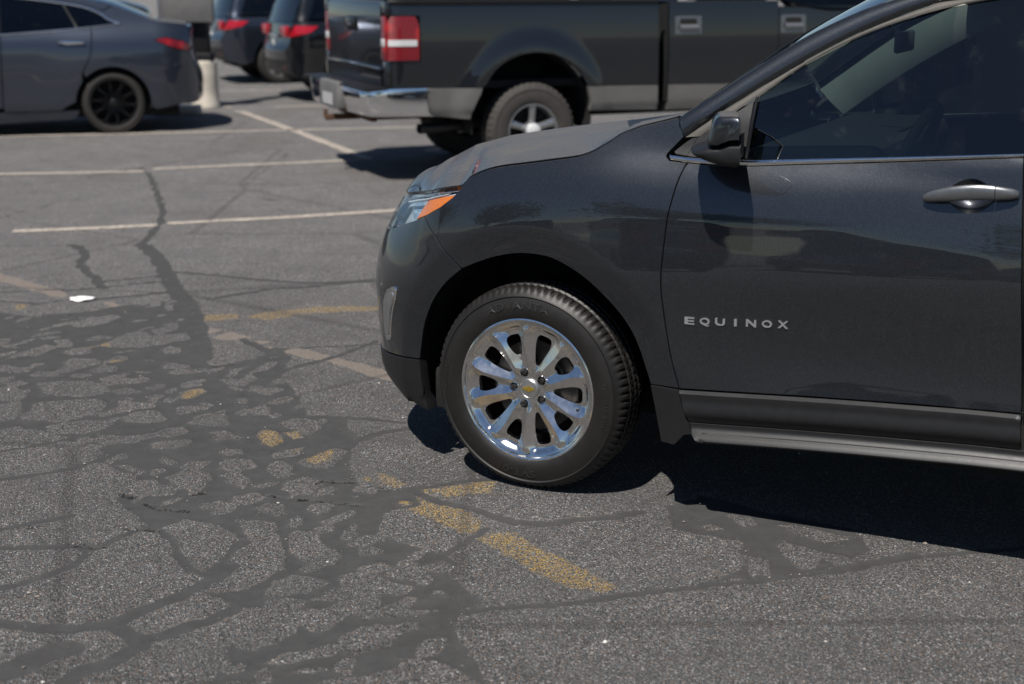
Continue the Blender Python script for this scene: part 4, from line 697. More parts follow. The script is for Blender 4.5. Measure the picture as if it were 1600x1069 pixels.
# everything behind the front door
rd = panel('rear_door', S, [(1.506,1.21),(1.532,.95),(1.553,.7),(1.570,.503),(2.20,.525),(2.26,.60),(2.36,.74),(2.44,.86),(2.44,1.1),(2.40,1.262)], 'suv', SUV, .03, depth=.02)
arcR = [(2.725+.46*math.cos(t), .36+.46*math.sin(t)) for t in np.linspace(math.radians(12), math.radians(160), 24)]
qp = panel('quarter_panel', S, [(2.404,1.262),(2.444,1.1),(2.444,.865)]+[p for p in arcR[::-1] if p[1] > .86 or p[0] > 2.6]+[(3.30,.46),(3.62,.48),(3.85,.50),(3.85,1.26),(3.2,1.282)], 'suv', SUV, .035, depth=.03)
panel('tailgate', S, [(3.855,.50),(S_TAIL,.50),(S_TAIL,1.25),(3.855,1.25)], 'suv', SUV, .05, join=W2)
panel('rear_bumper', shift(S, .006), [(3.30,.455),(S_TAIL,.49),(S_TAIL,.28),(3.25,.28)], 'plastic', SUV, .05, join=W2)
rg = panel('rear_window_glass', shift(S, -.010), [(1.52,1.215),(1.505,1.64),(2.0,1.655),(2.6,1.62),(3.0,1.54),(3.1,1.29),(2.4,1.265)], 'dglass', SUV, .05, gap=0, rim=False)
cl2 = panel('rear_cladding', KDn, [(1.579,-.0005),(2.22,-.0005),(2.26,-.104),(1.586,-.104)], 'plastic', SUV, .02, gap=.002)
for o in (rd, qp, rg, cl2, door.children[0] if False else rd): pass
for o in (rd, qp, rg, cl2): both(o)
dr = clone(door, SUV, MIR)
both(bpy.data.objects['rocker']); 
tl = panel('tail_lamp', shift(S, .008), [(3.45,1.0),(3.95,.98),(3.95,1.16),(3.5,1.18)], 'red', SUV, .05); both(tl)
pe = _spl(PO_, 10); Pe = S(pe[:, 0], pe[:, 1])
ws = [p for p in range(len(pe)) if pe[p, 0] <= 1.075]; rf = [p for p in range(len(pe)) if pe[p, 0] >= 1.07]
cr = np.stack([np.interp(pe[ws, 0], [.47, 1.07], [-.24, -.10]), 0*pe[ws, 0], np.interp(pe[ws, 0], [.47, 1.07], [-.10, .035])], 1)
cross('windshield', Pe[ws], W2, cr, 'cglass', SUV, 17)
cross('roof', Pe[rf], W2, [[0, 0, .045]], 'suv', SUV, 17, power=2.4)
ed = np.array([S(3.15, 1.60), S(3.5, 1.45)+[.04, .02, 0], S(3.75, 1.26)]); cross('rear_glass', ed, W2, [[.05, 0, .01]], 'dglass', SUV, 9)
# inner shell, wheel wells and underbody keep the gaps dark
arcb = [(.0+.475*math.cos(t), .36+.475*math.sin(t)) for t in np.linspace(math.radians(0), math.radians(180), 24)]
arcc = [(2.725+.475*math.cos(t), .36+.475*math.sin(t)) for t in np.linspace(math.radians(0), math.radians(180), 24)]
shl = panel('inner_shell', shift(S, -.034), [(-.46,.30)]+arcb[::-1][1:]+[(.49,.30)]+[(2.24,.30)]+arcc[::-1][1:]+[(3.22,.32),(4.2,.40),(4.2,1.1),(3.2,1.2),(1.5,1.18),(.8,1.12),(.45,1.10),(.2,1.07),(-.2,1.0),(-.36,.95),(-.46,.86),(-.55,.80),(-.9,.76),(-1.2,.74),(-1.477,.74),(-1.477,.40),(-.9,.38),(-.55,.36)], 'under', SUV, .05, rim=False)
both(shl)
for x0 in (0, 2.725):
    t = np.linspace(math.radians(-18), math.radians(198), 30); yv = [.02, .10, .25, .46]
    P = np.array([[(x0+.472*math.cos(a), max(y, (.135 if x0 < 1 else .06)*max(0, -math.cos(a)-.2)/.8+.055), .365+.472*math.sin(a)) for y in yv]+[(x0, .47, .365)] for a in t])
    lo = MB().grid(P).build('wheel_well', 'liner', SUV); both(lo)
MB().box((-.44, .30, .24), (3.45, 1.54, .34), .02).box((-.70, .40, .28), (-.30, 1.44, .74), .03).box((.50, .10, .27), (2.20, 1.74, .36), .02).build('underbody', 'under', SUV)
MB().box((-.44, .19, .19), (-.395, .32, .34), .008).build('wheel_deflector', 'liner', SUV)
# cabin
cb = MB()
cb.box((.50, .14, .78), (.98, 1.70, 1.12), .05).box((.62, .18, 1.02), (1.02, 1.66, 1.165), .04); cb.build('dashboard', 'cabin', SUV)
def ring(c, R, r, tilt, n=40, m=10):
    P = []
    for i in range(n):
        a = 2*math.pi*i/n; d = np.array([math.sin(tilt)*math.sin(a), math.cos(a), math.cos(tilt)*math.sin(a)]); nn = np.array([math.cos(tilt), 0, -math.sin(tilt)])
        P.append([np.array(c)+d*(R+r*math.cos(b))+nn*r*math.sin(b) for b in np.linspace(0, 2*math.pi, m, endpoint=False)])
    return P
st = MB().grid(np.array(ring((1.10, .52, 1.13), .185, .017, .42)), cn=True, cm=True); st.tube([(1.02, .52, 1.08), (1.09, .52, 1.12)], .05, 14); st.tube([(1.10, .36, 1.12), (1.10, .68, 1.12)], .018, 8)
st.build('steering_wheel', 'cabin', SUV)
for yc_ in (.50, 1.34):
    sb = MB().box((1.35, yc_-.25, .62), (1.86, yc_+.25, .80), .05); sb.box((1.80, yc_-.24, .75), (1.96, yc_+.24, 1.34), .05).box((1.86, yc_-.13, 1.40), (1.95, yc_+.13, 1.58), .04); sb.build('seat', 'cabin', SUV)
MB().box((.97, .80, 1.44), (.99, 1.04, 1.51), .008).tube([(.96, .92, 1.50), (.88, .92, 1.58)], .01, 8).build('rear_view_mirror', 'gloss', SUV)
pin = _spl(PO_[:7], 10); pin2 = _spl(PI_[:7], 10); k = min(len(pin), len(pin2))
A = S(pin[:k, 0], pin[:k, 1])+np.array([.03, .06, -.02]); B = S(pin2[:k, 0], pin2[:k, 1])+np.array([.10, .06, -.06])
tri = MB().grid(np.stack([A, (A+B)/2+np.array([.0, .015, 0]), B], 1)).build('pillar_trim', 'trimlight', SUV); tri.matrix_basis = MIR
hl_ = Pe[rf]+np.array([0, .03, -.045]); cross('headliner', hl_, W2, [[0, 0, .03]], 'trimlight', SUV, 9)
MB().box((.60, .06, .40), (3.2, 1.78, .46), .01).build('cabin_floor', 'cabin', SUV)
MB().box((2.45, .25, .55), (2.75, 1.6, 1.32), .06).build('rear_seat', 'cabin', SUV)
# door mirror
mr = bpy.data.objects.new('door_mirror', None); COL.objects.link(mr); mr.parent = SUV
def loft(outl, name, mat, ysc, c, keepx=None):
    R = []
    for y, k, dx in ysc: R.append([(c[0]+(x-c[0])*k+dx if keepx is None or x < keepx else x+dx, y, c[1]+(z-c[1])*k) for x, z in outl])
    n = len(outl); m_ = MB().grid(np.array(R), cm=True, flip=False); m_.F += [tuple(range(n)), tuple((len(R)-1)*n+i for i in range(n))[::-1]]
    o = m_.build(name, mat, mr, sharp=48); return o
ysc = [(-.178, .70, .0), (-.175, .86, 0), (-.166, .96, -.003), (-.145, 1.0, -.010), (-.11, 1.0, -.022), (-.06, .99, -.040), (0., .94, -.062), (.045, .86, -.078)]
loft(sm([(.771,1.243),(.771,1.280),(.7705,1.304),(.762,1.311),(.735,1.311),(.708,1.306),(.692,1.290),(.683,1.260),(.677,1.228),(.70,1.222),(.72,1.2285),(.745,1.239)], 4), 'mirror_cap', 'suv', ysc, (.735, 1.25), .766)
low = sm([(.772,1.240),(.745,1.236),(.72,1.2255),(.70,1.219),(.678,1.217),(.645,1.208),(.631,1.199),(.632,1.190),(.66,1.178),(.70,1.167),(.74,1.161),(.765,1.160),(.772,1.166)], 4)
loft(low, 'mirror_base', 'plastic', [(-.168, .45, 0), (-.164, .70, 0), (-.154, .88, -.004), (-.135, .97, -.012), (-.10, 1., -.026), (-.05, 1.0, -.044), (0., .99, -.058), (.05, .95, -.066), (.085, .9, -.07)], (.72, 1.20), .768)
obj('mirror_glass', [(.7685, -.152, 1.182), (.7685, -.152, 1.294), (.708, .016, 1.294), (.708, .016, 1.182)], [(0, 1, 2, 3)], 'chrome', mr, False)
mrr = bpy.data.objects.new('door_mirror', None); COL.objects.link(mrr); mrr.parent = SUV; mrr.matrix_basis = MIR
for ch in list(mr.children): d = ch.copy(); COL.objects.link(d); d.parent = mrr
# wheels
wh, ty, yf = chrome_wheel(SUV); lettering(wh, yf); alloy_rim(wh)
wh.location = (0, .028, .352)
for x, y, fl_ in ((2.725, .028, False), (0, W2-.028, True), (2.725, W2-.028, True)):
    c = wh.copy(); COL.objects.link(c); c.parent = SUV; c.location = (x, y, .352)
    c.rotation_euler = (0, random.uniform(0, 6), 0) if not fl_ else (0, 0, math.pi)
    for ch in wh.children: d = ch.copy(); COL.objects.link(d); d.parent = c
# ---------------------------------------------------------------- pickup truck (x forward, y away from the camera, tail at the left)
TRK = empty('pickup_truck', TRK_O, math.radians(22), 'black pickup truck with grey lower body and chrome rear bumper, tail pointing left', 'truck')
TW = 1.94; TM = Matrix.Translation((0, TW, 0)) @ Matrix.Diagonal((1, -1, 1, 1))
_ty = lut([0,.5,.6,.76,.9,1.1,1.25,1.38,1.47,1.5,2.2], [.05,.045,.022,.010,.004,0,.004,.012,.022,.03,.30])
def TS(x, z):
    x = np.asarray(x, float); z = np.asarray(z, float); r = np.hypot((x-.0)/.98, (z-.42)/1.05)
    fl = .028*sst(.80, .62, r)*sst(.60, .8, z*0+1)
    fl = np.where(z > .40, fl, 0)*sst(.30, .55, z)
    xf = x-4.0; r2 = np.hypot((x-3.65)/.98, (z-.42)/1.05); fl = fl+.04*sst(.80, .62, r2)
    end = .22*np.clip((x-4.25)/.5, 0, 1)**2+.05*np.clip((-1.16-x)/.12, 0, 1)**2
    return np.stack([x, _ty(z)-fl+end, z], -1)
def tboth(o): clone(o, o.parent, TM); return o
arch = sm([(-.57,.515),(-.545,.60),(-.483,.723),(-.348,.921),(-.148,1.029),(.076,1.047),(.282,.988),(.444,.84),(.519,.649),(.524,.55)], 5)
aU = [p for p in arch if p[1] > .772]; aL = [p for p in arch if p[0] < 0 and p[1] <= .772]; aR = [p for p in arch if p[0] > 0 and p[1] <= .766]
bed = tboth(panel('bed_side', TS, [(-1.285,.79),(-1.275,1.0),(-1.005,1.0),(-1.003,1.36),(-1.255,1.362),(-1.25,1.47),(1.165,1.463),(1.178,.752),(.49,.762)]+aU[::-1]+[(-.47,.774)], 'truck', TRK, .035, depth=.04))
tboth(panel('bed_lower', TS, [(-.992,.784),(-.47,.772)]+aL[::-1][1:]+[(-.985,.56)], 'trucklow', TRK, .035, depth=.04))
tboth(panel('bed_lower', TS, [(.505,.758),(1.178,.749),(1.187,.535),(.525,.55)]+aR[::-1], 'trucklow', TRK, .035, depth=.04))
ribbon('bed_rail', TS, [(-1.25,1.485),(1.165,1.478)], [(-1.25,1.455),(1.165,1.448)], 'plastic', TRK, .02)
tboth(bpy.data.objects['bed_rail'])
# tail lamps
tlm = panel('tail_lamp', shift(TS, .012), [(-1.268,1.006),(-1.012,1.008),(-1.010,1.29),(-1.035,1.35),(-1.06,1.36),(-1.262,1.36)], 'redrib', TRK, .03, gap=.004, depth=.05)
panel('reverse_lamp', shift(TS, .0165), [(-1.262,1.122),(-1.032,1.12),(-1.032,1.172),(-1.262,1.174)], 'whitelens', tlm, .03, gap=.002, depth=.01)
MB().box((-1.29, .045, 1.008), (-1.255, .155, 1.36), .01).build('lamp_return', 'redrib', tlm); MB().box((-1.294, .05, 1.118), (-1.25, .15, 1.18), .004).build('lamp_return_lens', 'whitelens', tlm)
tboth(tlm)
# tailgate with raised lower band and handle
tg = MB(); zz = [.795, .80, .93, .945, .96, 1.30, 1.43, 1.47, 1.478]; xo = [-1.27, -1.305, -1.315, -1.298, -1.30, -1.31, -1.305, -1.29, -1.26]
P = np.array([[(x+.018*((2*t-1)**2), .155+(TW-.31)*t, z) for t in np.linspace(0, 1, 15)] for x, z in zip(xo, zz)]); tg.grid(P, flip=True)
tgo = tg.build('tailgate', 'truck', TRK, sharp=40); MB().box((-1.33, .80, 1.22), (-1.30, 1.14, 1.33), .012).build('tailgate_handle', 'gloss', tgo)
MB().box((-1.321, .158, .938), (-1.303, TW-.158, .952), .004).build('tailgate_trim', 'chrome', tgo)
for y in (.08, TW-.08): MB().box((-1.285, y-.07, .80), (-1.25, y+.07, 1.006), .01).build('corner_post', 'truck', TRK); MB().box((-1.285, y-.07, 1.363), (-1.25, y+.07, 1.47), .01).build('corner_post', 'truck', TRK)
MB().box((-1.24, .12, .76), (1.14, TW-.12, .82)).box((-1.24, .1, .80), (-1.2, TW-.1, 1.45)).box((1.10, .1, .80), (1.14, TW-.1, 1.45)).build('bed_floor', 'under', TRK)
# bumper with step pad
R = []
for t in np.linspace(-1, 1, 41):
    y = TW/2+(TW/2+.005)*t; wrap = max(0, abs(t)-.86)/.14; x = -1.50+.045*t*t+.50*wrap**1.7; R.append([(x+.05, y, .775), (x+.012, y, .782), (x-.004, y, .765), (x, y, .70), (x+.006, y, .66), (x+.012, y, .60), (x+.03, y, .565), (x+.07, y, .555)])
    if abs(t) > .86: R[-1] = [(a, TW/2+(b-TW/2)*(1-.03*0), c) for a, b, c in R[-1]]
bp = MB().grid(np.array(R)).build('rear_bumper', 'chrome', TRK, sharp=50)
MB().box((-1.53, TW/2-.29, .57), (-1.45, TW/2+.29, .80), .02).build('licence_recess', 'signback', bp); MB().box((-1.537, TW/2-.155, .60), (-1.533, TW/2+.155, .70)).build('plate', 'whitelens', bp)
MB().box((-1.50, .03, .778), (-1.27, TW-.03, .797), .006).build('step_pad', 'plastic', bp)
hi = MB().box((-1.56, TW/2-.03, .46), (-1.25, TW/2+.03, .51), .008).tube([(-1.555, TW/2, .49), (-1.555, TW/2, .55)], .018, 10); hi.box((-1.30, .45, .48), (-1.24, TW-.45, .53), .01); hi.build('trailer_hitch', 'hitch', TRK)
ex = MB(); ex.tube([(-.95, .24, .43), (-.80, .26, .43), (-.2, .4, .46)], [.043, .043, .043], 18, cap=False); ex.tube([(-.945, .24, .43), (-.7, .27, .43)], .036, 18, cap=False); ex.build('exhaust_pipe', 'steel', TRK)
MB().box((-1.25, .40, .50), (4.4, .52, .64), .01).box((-1.25, TW-.52, .50), (4.4, TW-.40, .64), .01).box((.6, .12, .50), (3.1, TW-.12, .60)).box((-.07, .2, .33), (.07, TW-.2, .47), .05).box((-1.0, .55, .50), (-.45, 1.5, .72), .1).build('chassis', 'under', TRK)
# cab, doors, handles, glass
zc = 1.38
rdoor = panel('rear_door', TS, [(1.272,.70),(1.268,1.46),(1.45,1.46),(2.368,1.46),(2.376,.735),(2.38,.60),(1.275,.60)], 'truck', TRK, .04, depth=.03)
fdoor = panel('front_door', TS, [(2.378,.60),(2.374,1.40),(2.64,1.40),(2.80,1.375),(2.92,1.362),(3.25,1.355),(3.33,1.30),(3.34,.60)], 'truck', TRK, .04, depth=.03)
for d, x0 in ((rdoor, 1.327), (fdoor, 2.394)):
    f = shift(TS, .004); panel('handle_bezel', f, sm([(x0,1.19),(x0+.02,1.178),(x0+.235,1.178),(x0+.255,1.19),(x0+.255,1.315),(x0+.235,1.332),(x0+.02,1.332),(x0,1.315),(x0,1.25)], 3), 'satin', d, .03, gap=0, depth=.01)
    panel('handle_cup', shift(TS, .006), [(x0+.04,1.255),(x0+.215,1.255),(x0+.205,1.31),(x0+.05,1.31)], 'under', d, .03, gap=0, depth=.004)
    ribbon('handle_grip', shift(TS, .010), [(x0+.035,1.262),(x0+.22,1.262)], [(x0+.035,1.215),(x0+.22,1.215)], 'alloy', d, .018)
tboth(rdoor); tboth(fdoor)
lw = tboth(panel('cab_lower', shift(TS, .002), [(1.275,.748),(2.39,.732),(3.34,.725),(3.34,.50),(1.28,.53)], 'trucklow', TRK, .05))
tboth(panel('front_fender', TS, [(3.345,.60),(3.34,1.30),(3.33,1.33),(4.7,1.22),(4.72,.70),(4.16,.60)]+[(3.65+.52*math.cos(t), .42+.60*math.sin(t)) for t in np.linspace(.25, 2.6, 14)][0:12], 'truck', TRK, .05, depth=.03))
def CG(x, z): x = np.asarray(x, float); z = np.asarray(z, float); return np.stack([x, .012+(z-1.38)*.36, z], -1)
wg = tboth(panel('side_window', CG, [(1.45,1.47),(1.55,1.88),(3.0,1.90),(3.30,1.62),(3.42,1.40),(3.25,1.365),(2.92,1.372),(2.80,1.385),(2.64,1.41),(2.37,1.47)], 'dglass', TRK, .06))
pe = np.array([CG(1.27, 1.46), CG(1.32, 1.7), CG(1.38, 1.90), CG(1.6, 1.955), CG(2.2, 1.97), CG(2.8, 1.95), CG(3.05, 1.90), CG(3.42, 1.62), CG(3.75, 1.36)])
cross('cab_back', pe[:3], TW, [[-.03, 0, 0]], 'truck', TRK, 9); cross('cab_roof', pe[2:7], TW, [[0, 0, .04]], 'truck', TRK, 11); cross('windshield', pe[6:], TW, [[.15, 0, .02]], 'dglass', TRK, 11)
tboth(rowmesh(np.stack([pe, pe+np.array([.0, -.005, -.0])+np.stack([np.interp(pe[:, 2], [1.4, 1.9], [.09, .10])*np.sign(2.3-pe[:, 0]), 0*pe[:, 0], -.045*(pe[:, 2] > 1.6)], 1)], 1), 'truck', 'door_pillar', TRK))
fe = TS(np.array([3.33, 3.75, 4.3, 4.7, 4.74, 4.74]), np.array([1.33, 1.30, 1.26, 1.20, 1.0, .65])); cross('truck_hood', fe, TW, [[.05, 0, .06]], 'truck', TRK, 11)
cross('cab_firewall', np.array([TS(1.285, .6), TS(1.285, 1.0), TS(1.275, 1.46)])+np.array([0, .03, 0]), TW, [[0, 0, 0]], 'under', TRK, 5)
MB().box((1.33, .10, .62), (3.3, TW-.1, 1.30), .05).build('cab_interior', 'under', TRK)
tw = plain_wheel(TRK, .402, .222, .265, 'alloy', 5, 'rubberd', 'wheel', .034, False, .075); tw.location = (0, .012, .400)
MB().lathe_y([(.062, .02), (.060, -.012), (.045, -.022), (0, -.024)], 24).build('hub_cap', 'whitelens', tw)
for x, y, rz in ((3.65, .012, 0), (0, TW-.012, math.pi), (3.65, TW-.012, math.pi)):
    c = tw.copy(); COL.objects.link(c); c.parent = TRK; c.location = (x, y, .40); c.rotation_euler = (0, 0, rz)
    for ch in tw.children: d = ch.copy(); COL.objects.link(d); d.parent = c
for x0 in (0, 3.65):
    t = np.linspace(math.radians(-8), math.radians(188), 20); P = np.array([[(x0+.55*math.cos(a), y, .47+.60*math.sin(a)) for y in (.04, .2, .55)]+[(x0, .56, .45)] for a in t]); tboth(MB().grid(P).build('wheel_well', 'liner', TRK))

# ---------------------------------------------------------------- generic parked car from a side view: (x along the car with the tail at +x, z)
def car_skin(W, tail, nose, tum=.30, zb_=1.0, round_=.45):
    prof = lut([0,.15,.3,.45,.6,.75,zb_-.12,zb_,zb_+.12,zb_+.5,zb_+.9], [.10,.07,.035,.022,.010,.0,.004,.045,.045+.12*tum+.02,.045+.5*tum+.02,.045+.9*tum+.1])
    def f(x, z):
        x = np.asarray(x, float); z = np.asarray(z, float); a = np.clip((x-(tail-round_))/round_, 0, 1.2); b = np.clip(((nose+round_)-x)/round_, 0, 1.2)
        return np.stack([x, prof(z)+.26*(a**3+b**3)*round_/.45, z], -1)
    return f
def edge(f, L, n=6): e = _spl(L, n); return f(e[:, 0], e[:, 1])
# left sedan: nose out of frame at the left, tail at the right
SED = empty('sedan', SED_O, math.radians(18), 'blue-grey four-door coupe sedan with black wheels and slim red tail lamp at the left edge', 'car')
SW = 1.80; SF = car_skin(SW, .94, -3.55, .42, 1.06, .50); SMI = Matrix.Translation((0, SW, 0)) @ Matrix.Diagonal((1, -1, 1, 1))
def sboth(o): clone(o, o.parent, SMI); return o
_arc = lambda cx, r, a0, a1, n=22, cz=.325: [(cx+r*math.cos(t), cz+r*math.sin(t)) for t in np.linspace(math.radians(a0), math.radians(a1), n)]
def _sf(x, z):
    p = SF(x, z); r = np.hypot(np.asarray(x, float), np.asarray(z, float)-.325); p[..., 1] -= .022*sst(.95, .40, r); 
    p[..., 1] += .012*np.exp(-((np.asarray(z, float)-.80)/.05)**2)*0; return p
qr = _arc(0, .395, -3, 176)
sboth(panel('rear_quarter', _sf, [(.40,.29),(.447,.253),(.62,.285),(.80,.305),(.885,.30),(.935,.36),(.945,.50),(.935,.62),(.875,.765),(.853,.86),(.84,.868),(.70,.893),(.52,.965),(.468,.998),(.578,1.020),(.785,.972),(.848,.94),(.852,1.10),(.83,1.15),(.49,1.19),(.24,1.295),(.06,1.36),(-.10,1.31),(.02,1.20),(.12,1.168),(-.18,1.128),(-.18,1.06),(-.205,.85),(-.30,.66)]+[p for p in qr[::-1] if p[0] > -.31], 'sedan', SED, .03, depth=.03))
sd = panel('rear_door', _sf, [(-.185,1.125),(-.238,1.122),(-.574,1.096),(-1.10,1.062),(-1.13,.30),(-1.12,.26),(-.55,.26),(-.50,.30)]+[p for p in qr[::-1] if p[0] < -.31 and p[1] > .35]+[(-.31,.66),(-.21,.85),(-.186,1.06)], 'sedan', SED, .03)
ribbon('door_handle', _sf, [(-.53,.985),(-.45,1.005),(-.27,.992)], [(-.53,.968),(-.45,.948),(-.27,.955)], 'chrome', sd, .03, .004, n=20)
sboth(sd)
fd = panel('front_door', _sf, [(-1.107,1.062),(-2.15,1.0),(-2.2,.30),(-1.137,.30)], 'sedan', SED, .05); sboth(fd)
sboth(panel('sill', shift(_sf, -.006), [(-.36,.255),(-2.30,.255),(-2.3,.135),(-1.2,.135),(-.42,.165),(-.385,.20)], 'sedan', SED, .05))
fq = _arc(-2.67, .395, 4, 176); sboth(panel('front_fender', _sf, [(-2.155,1.0),(-2.6,.95),(-3.2,.86),(-3.5,.72),(-3.52,.3),(-3.08,.22)]+fq[::-1][1:]+[(-2.21,.30)], 'sedan', SED, .05, depth=.03))
tlp = panel('tail_lamp', shift(_sf, .006), [(.475,.997),(.578,1.016),(.785,.967),(.853,.928),(.838,.872),(.70,.897),(.52,.968)], 'redrib', SED, .02, gap=.002); sboth(tlp)
gt = [(-1.105,1.07),(-.574,1.104),(-.238,1.130),(.02,1.155),(.10,1.168),(.0,1.20),(-.09,1.272),(-.287,1.343),(-.681,1.408),(-1.10,1.455)]
sboth(panel('rear_window', shift(_sf, -.012), gt, 'dglass', SED, .05, gap=0, rim=False))
sboth(panel('front_window', shift(_sf, -.012), [(-1.12,1.07),(-1.12,1.455),(-1.5,1.44),(-2.0,1.25),(-2.25,1.02)], 'dglass', SED, .06, gap=0, rim=False))
sboth(ribbon('window_trim', _sf, sm([(-1.10,1.475),(-.681,1.430),(-.287,1.366),(-.085,1.295),(.02,1.222),(.135,1.176)], 8), sm([(-1.10,1.450),(-.681,1.402),(-.287,1.338),(-.10,1.268),(.0,1.198),(.115,1.158)], 8), 'chrome', SED, .014, .002))
sboth(ribbon('belt_trim', _sf, sm([(-2.2,1.022),(-1.10,1.074),(-.574,1.108),(-.238,1.134),(.135,1.172)], 6), sm([(-2.2,1.002),(-1.10,1.054),(-.574,1.090),(-.238,1.116),(.125,1.157)], 6), 'chrome', SED, .014, .002))
ribbon('window_divider', shift(_sf, -.008), [(-.46,1.375),(-.335,1.125)], [(-.43,1.368),(-.310,1.128)], 'plastic', SED, .004); sboth(ribbon('door_post', shift(_sf, -.008), [(-1.145,1.47),(-1.155,1.05)], [(-1.08,1.46),(-1.09,1.06)], 'gloss', SED, .004))
sboth(ribbon('roof_rail', _sf, sm([(-2.2,1.1),(-1.9,1.32),(-1.5,1.495),(-1.10,1.525),(-.681,1.487),(-.23,1.42),(.06,1.36)], 6), sm([(-2.2,1.02),(-1.85,1.30),(-1.48,1.455),(-1.10,1.474),(-.681,1.429),(-.287,1.365),(-.08,1.295)], 6), 'sedan', SED, .010, .002))
cross('rear_bumper', edge(_sf, [(.83,1.15),(.852,1.10),(.853,.94),(.855,.86),(.875,.765),(.935,.62),(.945,.50),(.935,.36),(.885,.30),(.75,.30)]), SW, [[.10, 0, 0]], 'sedan', SED, 15)
cross('trunk_lid', edge(_sf, [(.83,1.15),(.66,1.172),(.49,1.19)]), SW, [[.04, 0, .02]], 'sedan', SED, 13)
cross('rear_glass', edge(_sf, [(.49,1.19),(.24,1.295),(.06,1.36),(-.23,1.42),(-.40,1.45)]), SW, [[.0, 0, .05]], 'dglass', SED, 13)
cross('roof', edge(_sf, [(-.40,1.45),(-.681,1.487),(-1.10,1.525),(-1.5,1.495)]), SW, [[0, 0, .05]], 'sedan', SED, 13)
cross('windshield', edge(_sf, [(-1.5,1.495),(-1.9,1.32),(-2.2,1.1)]), SW, [[-.10, 0, .03]], 'dglass', SED, 11)
cross('hood', edge(_sf, [(-2.15,1.0),(-2.6,.95),(-3.2,.86),(-3.5,.72),(-3.52,.3)]), SW, [[-.08, 0, .06]], 'sedan', SED, 11)
MB().box((-3.2, .15, .18), (.70, SW-.15, .40)).box((-2.1, .16, .4), (.6, SW-.16, .95)).build('underbody', 'under', SED)
sw_ = plain_wheel(SED, .337, .252, .225, 'blackrim', 10, 'rubbers', 'wheel', .008, True, .045); sw_.location = (0, .006, .335)
for x, y, rz in ((-2.67, .006, 0), (0, SW-.006, math.pi), (-2.67, SW-.006, math.pi)):
    c = sw_.copy(); COL.objects.link(c); c.parent = SED; c.location = (x, y, .335); c.rotation_euler = (0, 0, rz)
    for ch in sw_.children: d = ch.copy(); COL.objects.link(d); d.parent = c
for x0 in (0, -2.67):
    t = np.linspace(math.radians(-10), math.radians(190), 20); P = np.array([[(x0+.40*math.cos(a), y, .33+.40*math.sin(a)) for y in (.03, .2, .45)]+[(x0, .46, .33)] for a in t]); sboth(MB().grid(P).build('wheel_well', 'liner', SED))

